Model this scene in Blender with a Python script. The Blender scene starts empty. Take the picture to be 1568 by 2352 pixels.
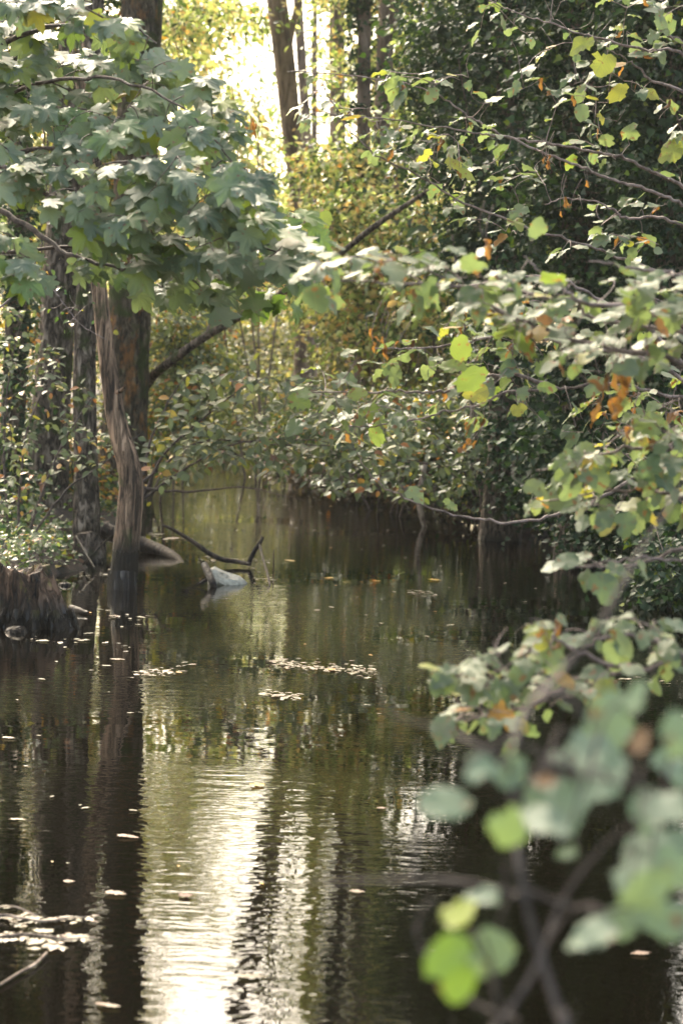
import bpy, math, random
import numpy as np
from mathutils import Vector, Matrix

random.seed(7)
HAZE = 0.00045
rng = np.random.default_rng(7)
C = bpy.context.scene.collection
PI = math.pi

# ------------------------------------------------------------------ camera
F = 4389.0                      # focal length in units of a 1568 x 2352 picture
CAM = np.array([0.0, 0.0, 1.6])
th = math.atan((1176 - 870) / F)
ph = math.radians(1.65)
fwd = np.array([0, math.cos(th), -math.sin(th)])
r0 = np.array([1.0, 0, 0]); u0 = np.array([0, math.sin(th), math.cos(th)])
rt = r0 * math.cos(ph) + u0 * math.sin(ph)
up = u0 * math.cos(ph) - r0 * math.sin(ph)

def ray(px, py):
    return fwd + rt * (px - 784) / F - up * (py - 1176) / F
def at(px, py, D):
    d = ray(px, py)
    return CAM + d * (D / d[1])
def onwater(px, py, z=0.0):
    d = ray(px, py)
    return CAM + d * ((z - CAM[2]) / d[2])

cam = bpy.data.cameras.new('camera')
camo = bpy.data.objects.new('camera', cam); C.objects.link(camo)
M = Matrix([[rt[i], up[i], -fwd[i], CAM[i]] for i in range(3)] + [[0, 0, 0, 1]])
camo.matrix_world = M
cam.sensor_fit = 'VERTICAL'; cam.sensor_height = 36.0
cam.lens = 18.0 * F / 1176.0
cam.clip_end = 2000; cam.clip_start = 0.05
cam.dof.use_dof = True
cam.dof.focus_distance = 9.5
cam.dof.aperture_fstop = cam.lens / 18.0
bpy.context.scene.camera = camo

# ------------------------------------------------------------------ world and sun
SUN_EL, SUN_AZ = math.radians(43), math.radians(-22)   # azimuth from +Y (ahead), negative = left
sc = bpy.context.scene
w = bpy.data.worlds.new("World"); sc.world = w; w.use_nodes = True
nt = w.node_tree; nt.nodes.clear()
sky = nt.nodes.new('ShaderNodeTexSky'); sky.sky_type = 'NISHITA'; sky.sun_disc = False
sky.sun_elevation = SUN_EL; sky.sun_rotation = SUN_AZ
sky.air_density = 1.0; sky.dust_density = 5.0; sky.ozone_density = 1.0
bg = nt.nodes.new('ShaderNodeBackground'); bg.inputs[1].default_value = 0.15
wo = nt.nodes.new('ShaderNodeOutputWorld')
wt = nt.nodes.new('ShaderNodeMix'); wt.data_type = 'RGBA'; wt.blend_type = 'MULTIPLY'; wt.inputs[0].default_value = 1; wt.inputs[7].default_value = (1.0, .93, .77, 1)
nt.links.new(sky.outputs[0], wt.inputs[6]); nt.links.new(wt.outputs[2], bg.inputs[0]); nt.links.new(bg.outputs[0], wo.inputs[0])
sl = bpy.data.lights.new('sun', 'SUN'); sl.energy = 1.5; sl.angle = math.radians(10); sl.color = (1, .93, .80)
so = bpy.data.objects.new('sun', sl); C.objects.link(so)
sd = Vector((math.sin(SUN_AZ) * math.cos(SUN_EL), math.cos(SUN_AZ) * math.cos(SUN_EL), math.sin(SUN_EL)))
so.rotation_euler = sd.to_track_quat('Z', 'Y').to_euler(); so.location = (0, 0, 30)
sc.view_settings.view_transform = 'Standard'; sc.view_settings.look = 'None'
sc.view_settings.exposure = 2.3; sc.view_settings.gamma = 1.0
sc.cycles.max_bounces = 6; sc.cycles.transmission_bounces = 4; sc.cycles.diffuse_bounces = 3; sc.cycles.glossy_bounces = 3
sc.cycles.use_denoising = True
sc.cycles.sample_clamp_indirect = 6.0

# ------------------------------------------------------------------ materials
def newmat(name):
    m = bpy.data.materials.new(name); m.use_nodes = True
    m.node_tree.nodes.clear(); return m, m.node_tree, m.node_tree.nodes, m.node_tree.links
def N(nodes, t, **kw):
    n = nodes.new(t)
    for k, v in kw.items():
        if k.startswith('i_'):
            n.inputs[k[2:].replace('_', ' ')].default_value = v
        else: setattr(n, k, v)
    return n
def ramp(nodes, stops, interp='LINEAR'):
    n = nodes.new('ShaderNodeValToRGB'); e = n.color_ramp.elements; n.color_ramp.interpolation = interp
    while len(e) < len(stops): e.new(0.5)
    for s, (p, c) in zip(e, stops):
        s.position = p; s.color = (*c, 1)
    return n
def mixc(nodes, links, fac, a, b, mode='MIX'):
    n = nodes.new('ShaderNodeMix'); n.data_type = 'RGBA'; n.blend_type = mode
    for s, v in ((n.inputs[0], fac), (n.inputs[6], a), (n.inputs[7], b)):
        if hasattr(v, 'is_linked'): links.new(v, s)
        else: s.default_value = v if isinstance(v, (int, float)) else (*v, 1)
    return n.outputs[2]
def math_(nodes, links, op, a, b=0.0, clamp=False):
    n = nodes.new('ShaderNodeMath'); n.operation = op; n.use_clamp = clamp
    for s, v in ((n.inputs[0], a), (n.inputs[1], b)):
        if hasattr(v, 'is_linked'): links.new(v, s)
        else: s.default_value = v
    return n.outputs[0]

def leaf_mat(name, stops, rough=.42, trans=.4, veins=0.0, spots=0.0, spotcol=(.16, .07, .03), spec=.5, tmul=(1.35, 1.45, .75), vb=.35):
    m, t, n, l = newmat(name)
    at_ = N(n, 'ShaderNodeAttribute', attribute_name='tint')
    rp = ramp(n, stops); l.new(at_.outputs['Fac'], rp.inputs[0])
    col = rp.outputs[0]
    tc = N(n, 'ShaderNodeTexCoord')
    nz = N(n, 'ShaderNodeTexNoise'); nz.inputs['Scale'].default_value = 9.0; nz.inputs['Detail'].default_value = 3
    l.new(tc.outputs['Object'], nz.inputs[0])
    v = math_(n, l, 'MULTIPLY_ADD', nz.outputs[0], .8); n[-1].inputs[2].default_value = .6
    hv = N(n, 'ShaderNodeHueSaturation'); l.new(v, hv.inputs['Value']); l.new(col, hv.inputs['Color']); col = hv.outputs[0]
    pr = N(n, 'ShaderNodeBsdfPrincipled'); pr.inputs['Roughness'].default_value = rough
    pr.inputs['Specular IOR Level'].default_value = spec
    if veins > 0:
        la = N(n, 'ShaderNodeAttribute', attribute_name='luv')
        sx = N(n, 'ShaderNodeSeparateXYZ'); l.new(la.outputs['Vector'], sx.inputs[0])
        ax = math_(n, l, 'ABSOLUTE', sx.outputs[0])
        s1 = math_(n, l, 'MULTIPLY', ax, 0.8)
        s2 = math_(n, l, 'SUBTRACT', sx.outputs[1], s1)
        s3 = math_(n, l, 'MULTIPLY', s2, 8.5)
        s4 = math_(n, l, 'FRACT', s3)
        s5 = math_(n, l, 'SUBTRACT', s4, .5); s5 = math_(n, l, 'ABSOLUTE', s5)      # 0 mid .. .5 at the vein
        lat = math_(n, l, 'SUBTRACT', s5, .40); lat = math_(n, l, 'MULTIPLY', lat, 10, True)
        mid = math_(n, l, 'SUBTRACT', .022, ax); mid = math_(n, l, 'MULTIPLY', mid, 60, True)
        vn = math_(n, l, 'MAXIMUM', lat, mid)
        vf = math_(n, l, 'MULTIPLY', vn, veins)
        col = mixc(n, l, vf, col, (.16, .19, .09))
        bp = N(n, 'ShaderNodeBump'); bp.inputs['Strength'].default_value = vb; bp.inputs['Distance'].default_value = .003
        bp.invert = True
        l.new(s5, bp.inputs['Height']); l.new(bp.outputs[0], pr.inputs['Normal'])
    if spots > 0:
        sn = N(n, 'ShaderNodeTexNoise'); sn.inputs['Scale'].default_value = 42; sn.inputs['Detail'].default_value = 2
        l.new(tc.outputs['Object'], sn.inputs[0])
        f = math_(n, l, 'SUBTRACT', sn.outputs[0], 0.71 - spots * .14); f = math_(n, l, 'MULTIPLY', f, 14, True)
        col = mixc(n, l, f, col, spotcol)
    l.new(col, pr.inputs['Base Color'])
    tr = N(n, 'ShaderNodeBsdfTranslucent')
    tm = mixc(n, l, 1.0, col, (*tmul,), 'MULTIPLY'); l.new(tm, tr.inputs[0])
    mx = N(n, 'ShaderNodeMixShader'); mx.inputs[0].default_value = trans
    l.new(pr.outputs[0], mx.inputs[1]); l.new(tr.outputs[0], mx.inputs[2])
    o = N(n, 'ShaderNodeOutputMaterial'); l.new(mx.outputs[0], o.inputs[0])
    return m

def bark_mat(name, c1, c2, c3=None, c3amt=0.0, scale=14, zs=.22, bump=.03, rough=.9, wet=None, moss=0.0, c3z=None):
    m, t, n, l = newmat(name)
    tc = N(n, 'ShaderNodeTexCoord'); mp = N(n, 'ShaderNodeMapping'); mp.inputs['Scale'].default_value = (1, 1, zs)
    l.new(tc.outputs['Object'], mp.inputs[0])
    vo = N(n, 'ShaderNodeTexNoise'); vo.inputs['Scale'].default_value = scale; vo.inputs['Detail'].default_value = 6; vo.inputs['Roughness'].default_value = .65
    vo.inputs['Distortion'].default_value = .6
    l.new(mp.outputs[0], vo.inputs[0])
    rd = ramp(n, [(.40, (0, 0, 0)), (.5, (.5, .5, .5)), (.58, (1, 1, 1))]); l.new(vo.outputs[0], rd.inputs[0])
    col = mixc(n, l, rd.outputs[0], c1, c2)
    big = N(n, 'ShaderNodeTexNoise'); big.inputs['Scale'].default_value = 3.2; big.inputs['Detail'].default_value = 5
    l.new(tc.outputs['Object'], big.inputs[0])
    hv = N(n, 'ShaderNodeHueSaturation'); v = math_(n, l, 'MULTIPLY_ADD', big.outputs[0], 1.4); n[-1].inputs[2].default_value = .3
    l.new(v, hv.inputs['Value']); l.new(col, hv.inputs['Color']); col = hv.outputs[0]
    if c3:
        b2 = N(n, 'ShaderNodeTexNoise'); b2.inputs['Scale'].default_value = 5; b2.inputs['Detail'].default_value = 6; b2.inputs['Roughness'].default_value = .7
        m2 = N(n, 'ShaderNodeMapping'); m2.inputs['Location'].default_value = (7, 3, 1); m2.inputs['Scale'].default_value = (1, 1, .45)
        l.new(tc.outputs['Object'], m2.inputs[0]); l.new(m2.outputs[0], b2.inputs[0])
        f = math_(n, l, 'SUBTRACT', b2.outputs[0], .62 - c3amt * .25); f = math_(n, l, 'MULTIPLY', f, 9, True)
        col = mixc(n, l, f, col, c3)
    if moss > 0:
        b3 = N(n, 'ShaderNodeTexNoise'); b3.inputs['Scale'].default_value = 4.1; b3.inputs['Detail'].default_value = 5
        m3 = N(n, 'ShaderNodeMapping'); m3.inputs['Location'].default_value = (17, 13, 5); l.new(tc.outputs['Object'], m3.inputs[0]); l.new(m3.outputs[0], b3.inputs[0])
        f = math_(n, l, 'SUBTRACT', b3.outputs[0], .62 - moss * .25); f = math_(n, l, 'MULTIPLY', f, 8, True)
        col = mixc(n, l, f, col, (.06, .075, .018))
    pr = N(n, 'ShaderNodeBsdfPrincipled'); pr.inputs['Roughness'].default_value = rough; pr.inputs['Specular IOR Level'].default_value = .3
    if wet is not None:
        ge = N(n, 'ShaderNodeNewGeometry'); sx = N(n, 'ShaderNodeSeparateXYZ'); l.new(ge.outputs['Position'], sx.inputs[0])
        z = math_(n, l, 'MULTIPLY_ADD', vo.outputs[0], -.14); l.new(sx.outputs[2], n[-1].inputs[2])
        z = math_(n, l, 'SUBTRACT', wet, z); z = math_(n, l, 'MULTIPLY', z, 7, True)
        col = mixc(n, l, z, col, (.018, .014, .010))
        r = math_(n, l, 'MULTIPLY_ADD', z, -.45); n[-1].inputs[2].default_value = rough; l.new(r, pr.inputs['Roughness'])
    l.new(col, pr.inputs['Base Color'])
    bp = N(n, 'ShaderNodeBump'); bp.inputs['Strength'].default_value = 1; bp.inputs['Distance'].default_value = bump
    l.new(rd.outputs[0], bp.inputs['Height']); l.new(bp.outputs[0], pr.inputs['Normal'])
    o = N(n, 'ShaderNodeOutputMaterial'); l.new(pr.outputs[0], o.inputs[0])
    return m

G1, G2, G3 = (.030, .062, .020), (.055, .095, .025), (.10, .145, .030)
YG, YE, OR, BR = (.26, .28, .045), (.55, .42, .06), (.42, .16, .03), (.13, .065, .03)
MT = {}
MT['maple'] = leaf_mat('maple_leaf', [(0, (.09, .125, .07)), (.5, (.165, .205, .125)), (.6, (.13, .19, .07)), (.8, (.09, .15, .03)), (.93, (.22, .25, .04)), (1, BR)], .5, .28, .25, .35, (.17, .085, .04), .6, vb=.08)
MT['hazel'] = leaf_mat('hazel_leaf', [(0, (.095, .135, .08)), (.5, (.17, .205, .125)), (.72, (.16, .21, .06)), (.86, (.36, .32, .07)), (.93, (.30, .13, .045)), (1, (.12, .05, .03))], .52, .42, .5, .65, (.19, .10, .05), .45)
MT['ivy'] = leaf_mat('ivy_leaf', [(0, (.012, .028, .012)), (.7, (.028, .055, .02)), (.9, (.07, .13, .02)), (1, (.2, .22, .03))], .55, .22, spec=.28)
MT['lit'] = leaf_mat('autumn_leaf', [(0, (.04, .06, .02)), (.2, (.09, .12, .03)), (.42, (.24, .31, .09)), (.7, (.50, .50, .20)), (.92, (.60, .44, .2)), (1, OR)], .5, .5, tmul=(1.25, 1.4, .95))
MT['shrub'] = leaf_mat('shrub_leaf', [(0, G1), (.45, G2), (.7, (.12, .16, .03)), (.85, (.34, .30, .05)), (.95, OR), (1, BR)], .4, .35)
MT['dull'] = leaf_mat('dull_leaf', [(0, (.06, .068, .03)), (.5, (.14, .145, .06)), (.8, (.32, .29, .11)), (1, (.30, .17, .08))], .5, .42)
MT['sheen'] = leaf_mat('glossy_shrub_leaf', [(0, (.06, .08, .04)), (.6, (.15, .175, .085)), (.78, (.26, .29, .06)), (.88, (.45, .36, .08)), (.95, (.45, .17, .05)), (1, (.13, .065, .04))], .48, .3, spec=.5)
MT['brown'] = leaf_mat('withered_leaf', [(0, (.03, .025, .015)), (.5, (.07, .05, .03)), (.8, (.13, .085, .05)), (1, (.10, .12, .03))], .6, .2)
MT['fore'] = leaf_mat('linden_leaf', [(0, (.13, .18, .13)), (.55, (.18, .24, .15)), (.8, (.2, .3, .04)), (.9, (.36, .36, .06)), (1, (.16, .06, .03))], .55, .25, .3, .3, spec=.5)
MT['litter'] = leaf_mat('litter_leaf', [(0, (.04, .022, .012)), (.5, (.10, .052, .028)), (.8, (.2, .11, .05)), (1, (.4, .3, .06))], .7, .1)
MT['pale'] = leaf_mat('floating_leaf', [(0, (.10, .08, .05)), (.3, (.26, .23, .15)), (.5, (.20, .13, .09)), (.66, (.36, .32, .24)), (.75, (.5, .33, .06)), (.9, (.5, .22, .03)), (1, (.10, .03, .015))], .45, .1)
MT['bark_grey'] = bark_mat('grey_bark', (.035, .025, .018), (.27, .205, .155), scale=24, zs=.34, bump=.05, wet=.06, moss=.3)
MT['bark_far'] = bark_mat('distant_bark', (.10, .07, .055), (.26, .19, .15), scale=9, bump=.02)
MT['bark_moss'] = bark_mat('mossy_bark', (.035, .026, .016), (.15, .115, .075), (.34, .155, .055), .36, scale=22, zs=.3, bump=.05, moss=.5)
MT['wood'] = bark_mat('dead_wood', (.035, .021, .013), (.44, .275, .175), scale=26, zs=.11, bump=.022, rough=.7, wet=.34, moss=.15)
MT['wood_pale'] = bark_mat('pale_wood', (.14, .10, .075), (.42, .33, .26), scale=20, zs=.3, bump=.006, rough=.7)
MT['wood_wet'] = bark_mat('wet_wood', (.016, .011, .008), (.055, .038, .028), scale=20, zs=.3, bump=.012, rough=.5)
MT['stump'] = bark_mat('stump_wood', (.014, .009, .006), (.15, .085, .05), (.17, .15, .03), .22, scale=24, zs=.10, bump=.03, rough=.7, wet=.14, moss=.05)
MT['twig'] = bark_mat('twig_bark', (.12, .085, .07), (.30, .225, .20), scale=30, zs=1, bump=.002, rough=.6)
MT['twig_mid'] = bark_mat('grey_twig_bark', (.04, .032, .029), (.10, .082, .074), scale=30, zs=1, bump=.002, rough=.8)
MT['twig_dark'] = bark_mat('dark_twig_bark', (.05, .036, .03), (.13, .095, .08), scale=30, zs=1, bump=.002, rough=.7)

# ------------------------------------------------------------------ mesh helpers
def mkmesh(name, V, Fc, mat, base, attrs=None, smooth=True):
    """V (n,3) world coords; Fc: list of (k,verts) arrays or list of faces"""
    me = bpy.data.meshes.new(name)
    V = np.asarray(V, dtype=np.float32) - np.asarray(base, dtype=np.float32)
    if isinstance(Fc, np.ndarray):
        nf, k = Fc.shape
        me.vertices.add(len(V)); me.vertices.foreach_set('co', V.ravel())
        me.loops.add(nf * k); me.loops.foreach_set('vertex_index', Fc.astype(np.int32).ravel())
        me.polygons.add(nf); me.polygons.foreach_set('loop_start', np.arange(0, nf * k, k, dtype=np.int32))
        try: me.polygons.foreach_set('loop_total', np.full(nf, k, dtype=np.int32))
        except Exception: pass
    else:
        me.from_pydata(V.tolist(), [], Fc)
    me.update(calc_edges=True); me.validate()
    if smooth: me.polygons.foreach_set('use_smooth', [True] * len(me.polygons))
    for an, (ty, data) in (attrs or {}).items():
        a = me.attributes.new(an, ty, 'POINT')
        a.data.foreach_set('value' if ty == 'FLOAT' else 'vector', np.asarray(data, dtype=np.float32).ravel())
    me.materials.append(mat)
    return me
def link(name, me, parent=None, base=(0, 0, 0)):
    o = bpy.data.objects.new(name, me); C.objects.link(o)
    if parent is not None: o.parent = parent          # child meshes are already relative to the parent's base
    else: o.location = base
    return o
def tag(o, label, cat=None, group=None, kind=None):
    if label: o['label'] = label
    if cat: o['category'] = cat
    if group: o['group'] = group
    if kind: o['kind'] = kind
    return o
def thing(name, label, cat, base, group=None, kind=None):
    o = bpy.data.objects.new(name, None); C.objects.link(o); o.location = base
    o.empty_display_size = .2
    return tag(o, label, cat, group, kind)

def smooth_path(pts, k=5):
    P = np.asarray(pts, float); n = len(P)
    if n < 3:
        t = np.linspace(0, 1, max(2, k))[:, None]; return P[0] * (1 - t) + P[-1] * t
    Q = np.vstack([2 * P[0] - P[1], P, 2 * P[-1] - P[-2]]); out = []
    for i in range(n - 1):
        p0, p1, p2, p3 = Q[i:i + 4]
        for t in np.linspace(0, 1, k, endpoint=False):
            out.append(.5 * ((2 * p1) + (-p0 + p2) * t + (2 * p0 - 5 * p1 + 4 * p2 - p3) * t * t + (-p0 + 3 * p1 - 3 * p2 + p3) * t ** 3))
    out.append(P[-1]); return np.array(out)

def tube(P, R, sides=6, cap=True, rough=0.0, seed=0):
    P = np.asarray(P, float); R = np.asarray(R, float); n = len(P)
    T = np.gradient(P, axis=0); T /= np.linalg.norm(T, axis=1)[:, None] + 1e-9
    a = np.array([0, 1.0, 0]) if abs(T[0][1]) < .9 else np.array([1.0, 0, 0])
    V = np.zeros((n, sides, 3)); ang = np.linspace(0, 2 * PI, sides, endpoint=False)
    rr = np.random.default_rng(seed)
    prof = np.ones(sides)
    if rough: prof = 1 + rough * (np.sin(ang * 3 + rr.random() * 6) * .5 + np.sin(ang * 7 + rr.random() * 6) * .5 + rr.normal(0, .35, sides))
    for i in range(n):
        a = a - T[i] * a.dot(T[i]); a /= np.linalg.norm(a) + 1e-9; b = np.cross(T[i], a)
        pr = prof * (1 + (rr.normal(0, rough * .25, sides) if rough else 0))
        V[i] = P[i] + (np.cos(ang)[:, None] * a + np.sin(ang)[:, None] * b) * (R[i] * pr)[:, None]
    V = V.reshape(-1, 3); idx = np.arange(n * sides).reshape(n, sides)
    A = idx[:-1]; B = idx[1:]
    q = np.stack([A, np.roll(A, -1, 1), np.roll(B, -1, 1), B], -1).reshape(-1, 4)
    return V, q
class Tubes:
    def __init__(s): s.V = []; s.F = []; s.n = 0
    def add(s, P, R, sides=5, rough=0.0, seed=0):
        if len(P) < 2: return
        V, q = tube(P, R, sides, rough=rough, seed=seed)
        s.V.append(V); s.F.append(q + s.n); s.n += len(V)
    def build(s, name, mat, parent=None, base=(0, 0, 0)):
        me = mkmesh(name, np.vstack(s.V), np.vstack(s.F), mat, base)
        return link(name, me, parent, base)

# ------------------------------------------------------------------ leaf templates (length 1 along +y, petiole at origin)
def fan(outline, inner=.55, fold=.15, droop=.22, pleat=0.0, cx=(0, .38)):
    O = np.array(outline); n = len(O); c = np.array(cx)
    I = c + (O - c) * inner
    V2 = np.vstack([[c], I, O]); fac = []
    for i in range(n):
        j = (i + 1) % n
        fac.append((0, 1 + i, 1 + j)); fac.append((1 + i, 1 + n + i, 1 + n + j)); fac.append((1 + i, 1 + n + j, 1 + j))
    z = fold * np.abs(V2[:, 0]) - droop * np.clip(V2[:, 1] - .25, 0, 2) ** 2 - .10 * V2[:, 0] ** 2 * 4
    for i in range(n): z[1 + n + i] += pleat * (-1) ** i
    V = np.column_stack([V2, z]); return V, np.array(fac)
def polar(ls, c=(0, .38)):
    r = [(c[0] + R * math.cos(math.radians(a)), c[1] + R * math.sin(math.radians(a))) for a, R in ls]
    return r
half = [(90, .64), (83, .54), (78, .53), (70, .43), (64, .34), (57, .38), (50, .47), (44, .50), (37, .60), (30, .52), (22, .48), (10, .38), (3, .32), (-8, .40), (-16, .47), (-27, .40), (-42, .33), (-60, .30), (-78, .28)]
mo = half + [(180 - a, R) for a, R in reversed(half[1:])]
def variants(ls, c, k, amp, bite, *a):
    out = []
    for i in range(k):
        q_ = [(an + rng.normal(0, 2.0), R * (1 + rng.normal(0, amp))) for an, R in ls]
        for b_ in range(rng.integers(0, bite + 1)):
            j = rng.integers(2, len(q_) - 2)
            for d_ in (-1, 0, 1): q_[j + d_] = (q_[j + d_][0], q_[j + d_][1] * rng.uniform(.5, .85))
        sk = rng.normal(0, .06); V_, F_ = fan(polar(q_, c), *a, c); V_ = V_.copy(); V_[:, 0] += sk * V_[:, 1] ** 2 * 2
        V_[:, 2] += .03 * np.sin(V_[:, 1] * 9 + i) * np.abs(V_[:, 0]) * 4 + rng.normal(0, .008, len(V_)); out.append((V_, F_))
    return out
MAPLE = variants(mo, (0, .36), 7, .06, 1, .5, .16, .30, .018)
hz = []
for i, a in enumerate(range(90, 90 - 181, -15)):
    R = .50 + .09 * (a == 90) - .05 * (abs(a) > 60 and a < 0) + (.026 if i % 2 else -.018)
    hz.append((a, R * (1 - .14 * abs(math.cos(math.radians(a))))))
hz = hz + [(180 - a, R) for a, R in reversed(hz[1:-1])]
HAZEL = variants(hz, (0, .46), 9, .06, 2, .55, .22, .34, .02)
hz2 = [(a, R * (1 - .22 * abs(math.cos(math.radians(a))))) for a, R in hz]
OVAL = variants(hz2, (0, .46), 6, .07, 1, .55, .2, .35, .012)
RAG = variants([(a, R * (.75 if abs(a - 90) > 50 and i_ % 3 == 0 else .95) * (1 - .3 * abs(math.cos(math.radians(a))))) for i_, (a, R) in enumerate(hz)], (0, .46), 9, .16, 3, .55, .2, .3, .02)
IVY = (np.array([(0, 0, 0), (.36, .05, .06), (.42, .42, .10), (.2, .55, .02), (0, 1, -.12), (-.2, .55, .02), (-.42, .42, .10), (-.36, .05, .06), (0, .4, -.04)]),
       np.array([(8, 0, 1), (8, 1, 2), (8, 2, 3), (8, 3, 4), (8, 4, 5), (8, 5, 6), (8, 6, 7), (8, 7, 0)]))
SMALL = (np.array([(0, 0, 0), (.27, .3, .08), (.25, .65, .06), (0, 1, -.12), (-.25, .65, .06), (-.27, .3, .08), (0, .45, -.03)]),
         np.array([(6, 0, 1), (6, 1, 2), (6, 2, 3), (6, 3, 4), (6, 4, 5), (6, 5, 0)]))
TINY = (np.array([(0, 0, 0), (.3, .45, .06), (0, 1, -.06), (-.3, .45, .06)]), np.array([(0, 1, 2), (0, 2, 3)]))
_c = np.linspace(0, 1, 9); _V = []; _Fc = []
for i, t in enumerate(_c):           # curled dead leaf, a crumpled half-rolled blade
    for j, s in enumerate((-1, -.4, .4, 1)):
        wd = .22 * math.sin(PI * min(1, t * .9 + .1)) + .02
        _V.append((s * wd * (.6 + .3 * math.sin(9 * t + j)), t - .25 * t * t, .28 * s * s * wd / .22 * (.5 + .5 * math.sin(7 * t)) - .25 * t * t + .04 * math.sin(13 * t + 2 * j)))
for i in range(8):
    for j in range(3):
        a = i * 4 + j; _Fc += [(a, a + 1, a + 5), (a, a + 5, a + 4)]
CURL = (np.array(_V), np.array(_Fc))

def unit(a): return a / (np.linalg.norm(a, axis=-1, keepdims=True) + 1e-9)
def leaves(name, tmpl, P, D, Nn, S, tint, mat, parent=None, base=(0, 0, 0), curl=1.0, zf=1.0):
    P = np.asarray(P); n = len(P)
    if isinstance(tmpl, list):
        F0 = tmpl[0][1]; V0 = np.array([t_[0] for t_ in tmpl])[rng.integers(len(tmpl), size=n)]
    else: F0 = tmpl[1]; V0 = np.broadcast_to(tmpl[0], (n,) + tmpl[0].shape)
    V0 = V0 * [1, 1, zf]; m = V0.shape[1]
    D = unit(np.asarray(D)); Nn = np.asarray(Nn); Nn = unit(Nn - D * (Nn * D).sum(1)[:, None]); X = np.cross(D, Nn)
    S = np.broadcast_to(np.asarray(S, float), (n,)); cu = 1 + curl * rng.normal(0, .6, n); wx = rng.uniform(.82, 1.12, n)
    tw = rng.normal(0, .18 * curl, n)
    vz = V0[:, :, 2] * cu[:, None] + tw[:, None] * V0[:, :, 0] * V0[:, :, 1]
    V = P[:, None, :] + S[:, None, None] * (V0[:, :, 0, None] * wx[:, None, None] * X[:, None, :] + V0[:, :, 1, None] * D[:, None, :] + vz[..., None] * Nn[:, None, :])
    Fc = (F0[None] + (np.arange(n) * m)[:, None, None]).reshape(-1, 3)
    uv = np.zeros((n, m, 3)); uv[:, :, :2] = V0[:, :, :2]; uv[:, :, 2] = rng.random(n)[:, None]
    me = mkmesh(name, V.reshape(-1, 3), Fc, mat, base, {'tint': ('FLOAT', np.repeat(tint, m)), 'luv': ('FLOAT_VECTOR', uv.reshape(-1, 3))})
    return link(name, me, parent, base)

def in_poly(poly, n):
    poly = np.array(poly, float); lo = poly.min(0); hi = poly.max(0); out = []
    while len(out) < n:
        p = lo + rng.random(2) * (hi - lo); c = False; j = len(poly) - 1
        for i in range(len(poly)):
            if (poly[i, 1] > p[1]) != (poly[j, 1] > p[1]) and p[0] < (poly[j, 0] - poly[i, 0]) * (p[1] - poly[i, 1]) / (poly[j, 1] - poly[i, 1]) + poly[i, 0]: c = not c
            j = i
        if c: out.append(p)
    return np.array(out)

def grow(nodes, targets, owner=None, sag=.06, r_tip=.0012, r_k=.010, bias=0.25, wob=.03):
    """connect each target to the nearest point of the network by a bent twig; returns list of (path, radii)"""
    nodes = [np.array(p) for p in nodes]; out = []
    A = np.array(nodes); T = np.array(targets)
    d0 = np.array([np.min(np.linalg.norm(A - t, axis=1)) for t in T]); order = np.argsort(d0)
    prio = np.zeros(len(A)); own = np.zeros(len(A), int) if owner is None else np.array(owner)
    for i in order:
        t = T[i]; d = np.linalg.norm(A - t, axis=1) + prio * bias
        j = int(np.argmin(d)); s = A[j]; L = np.linalg.norm(t - s)
        if L < .015: continue
        k = max(4, int(L / .07)); u = np.linspace(0, 1, k + 1)[:, None]
        mid = rng.normal(0, wob, 3) * 1.5 * L / .3
        path = s + (t - s) * u + np.array([0, 0, 1]) * (sag * L * 2.2 * (u * (1 - u)) * 2) + mid * (u * (1 - u)) * 2
        path[1:-1] += rng.normal(0, wob * .16 * min(1, L), (k - 1, 3))
        rr = np.linspace(min(.02, r_tip + r_k * L), r_tip, k + 1)
        out.append((path, rr, own[j])); own = np.concatenate([own, np.full(k, own[j])])
        A = np.vstack([A, path[1:]]); prio = np.concatenate([prio, np.full(k, prio[j] + L * .3)])
    return out

def twig_leaves(twigs, gap, frac=.75, droop=.25, tilt=.35, jit=.35, spread=.9, ontip=True, pull=(0, 0, 0)):
    P = []; D = []; Nn = []
    for path, rr, _o in twigs:
        seg = np.linalg.norm(np.diff(path, axis=0), axis=1); cum = np.concatenate([[0], np.cumsum(seg)]); L = cum[-1]
        s = L * (1 - frac) + rng.random() * gap; sd = 1 if rng.random() < .5 else -1
        pos = []
        while s < L: pos.append(s); s += gap * rng.uniform(.6, 1.4)
        if ontip: pos.append(L)
        for s in pos:
            i = min(len(seg) - 1, int(np.searchsorted(cum, s) - 1)); i = max(0, i)
            f = (s - cum[i]) / (seg[i] + 1e-9); p = path[i] + (path[i + 1] - path[i]) * min(1, f)
            t = (path[i + 1] - path[i]) / (seg[i] + 1e-9)
            sv = np.cross(t, [0, 0, 1.0]); sv /= np.linalg.norm(sv) + 1e-6
            d = t * .45 + sv * sd * spread * (0 if s == L else 1) + np.array([0, 0, -droop]) + np.array(pull) + rng.normal(0, jit, 3) * .6
            n = np.array([0, -tilt, 1.0]) + rng.normal(0, jit, 3)
            P.append(p + unit(d) * .012); D.append(d); Nn.append(n); sd = -sd
    return np.array(P), np.array(D), np.array(Nn)

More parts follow.
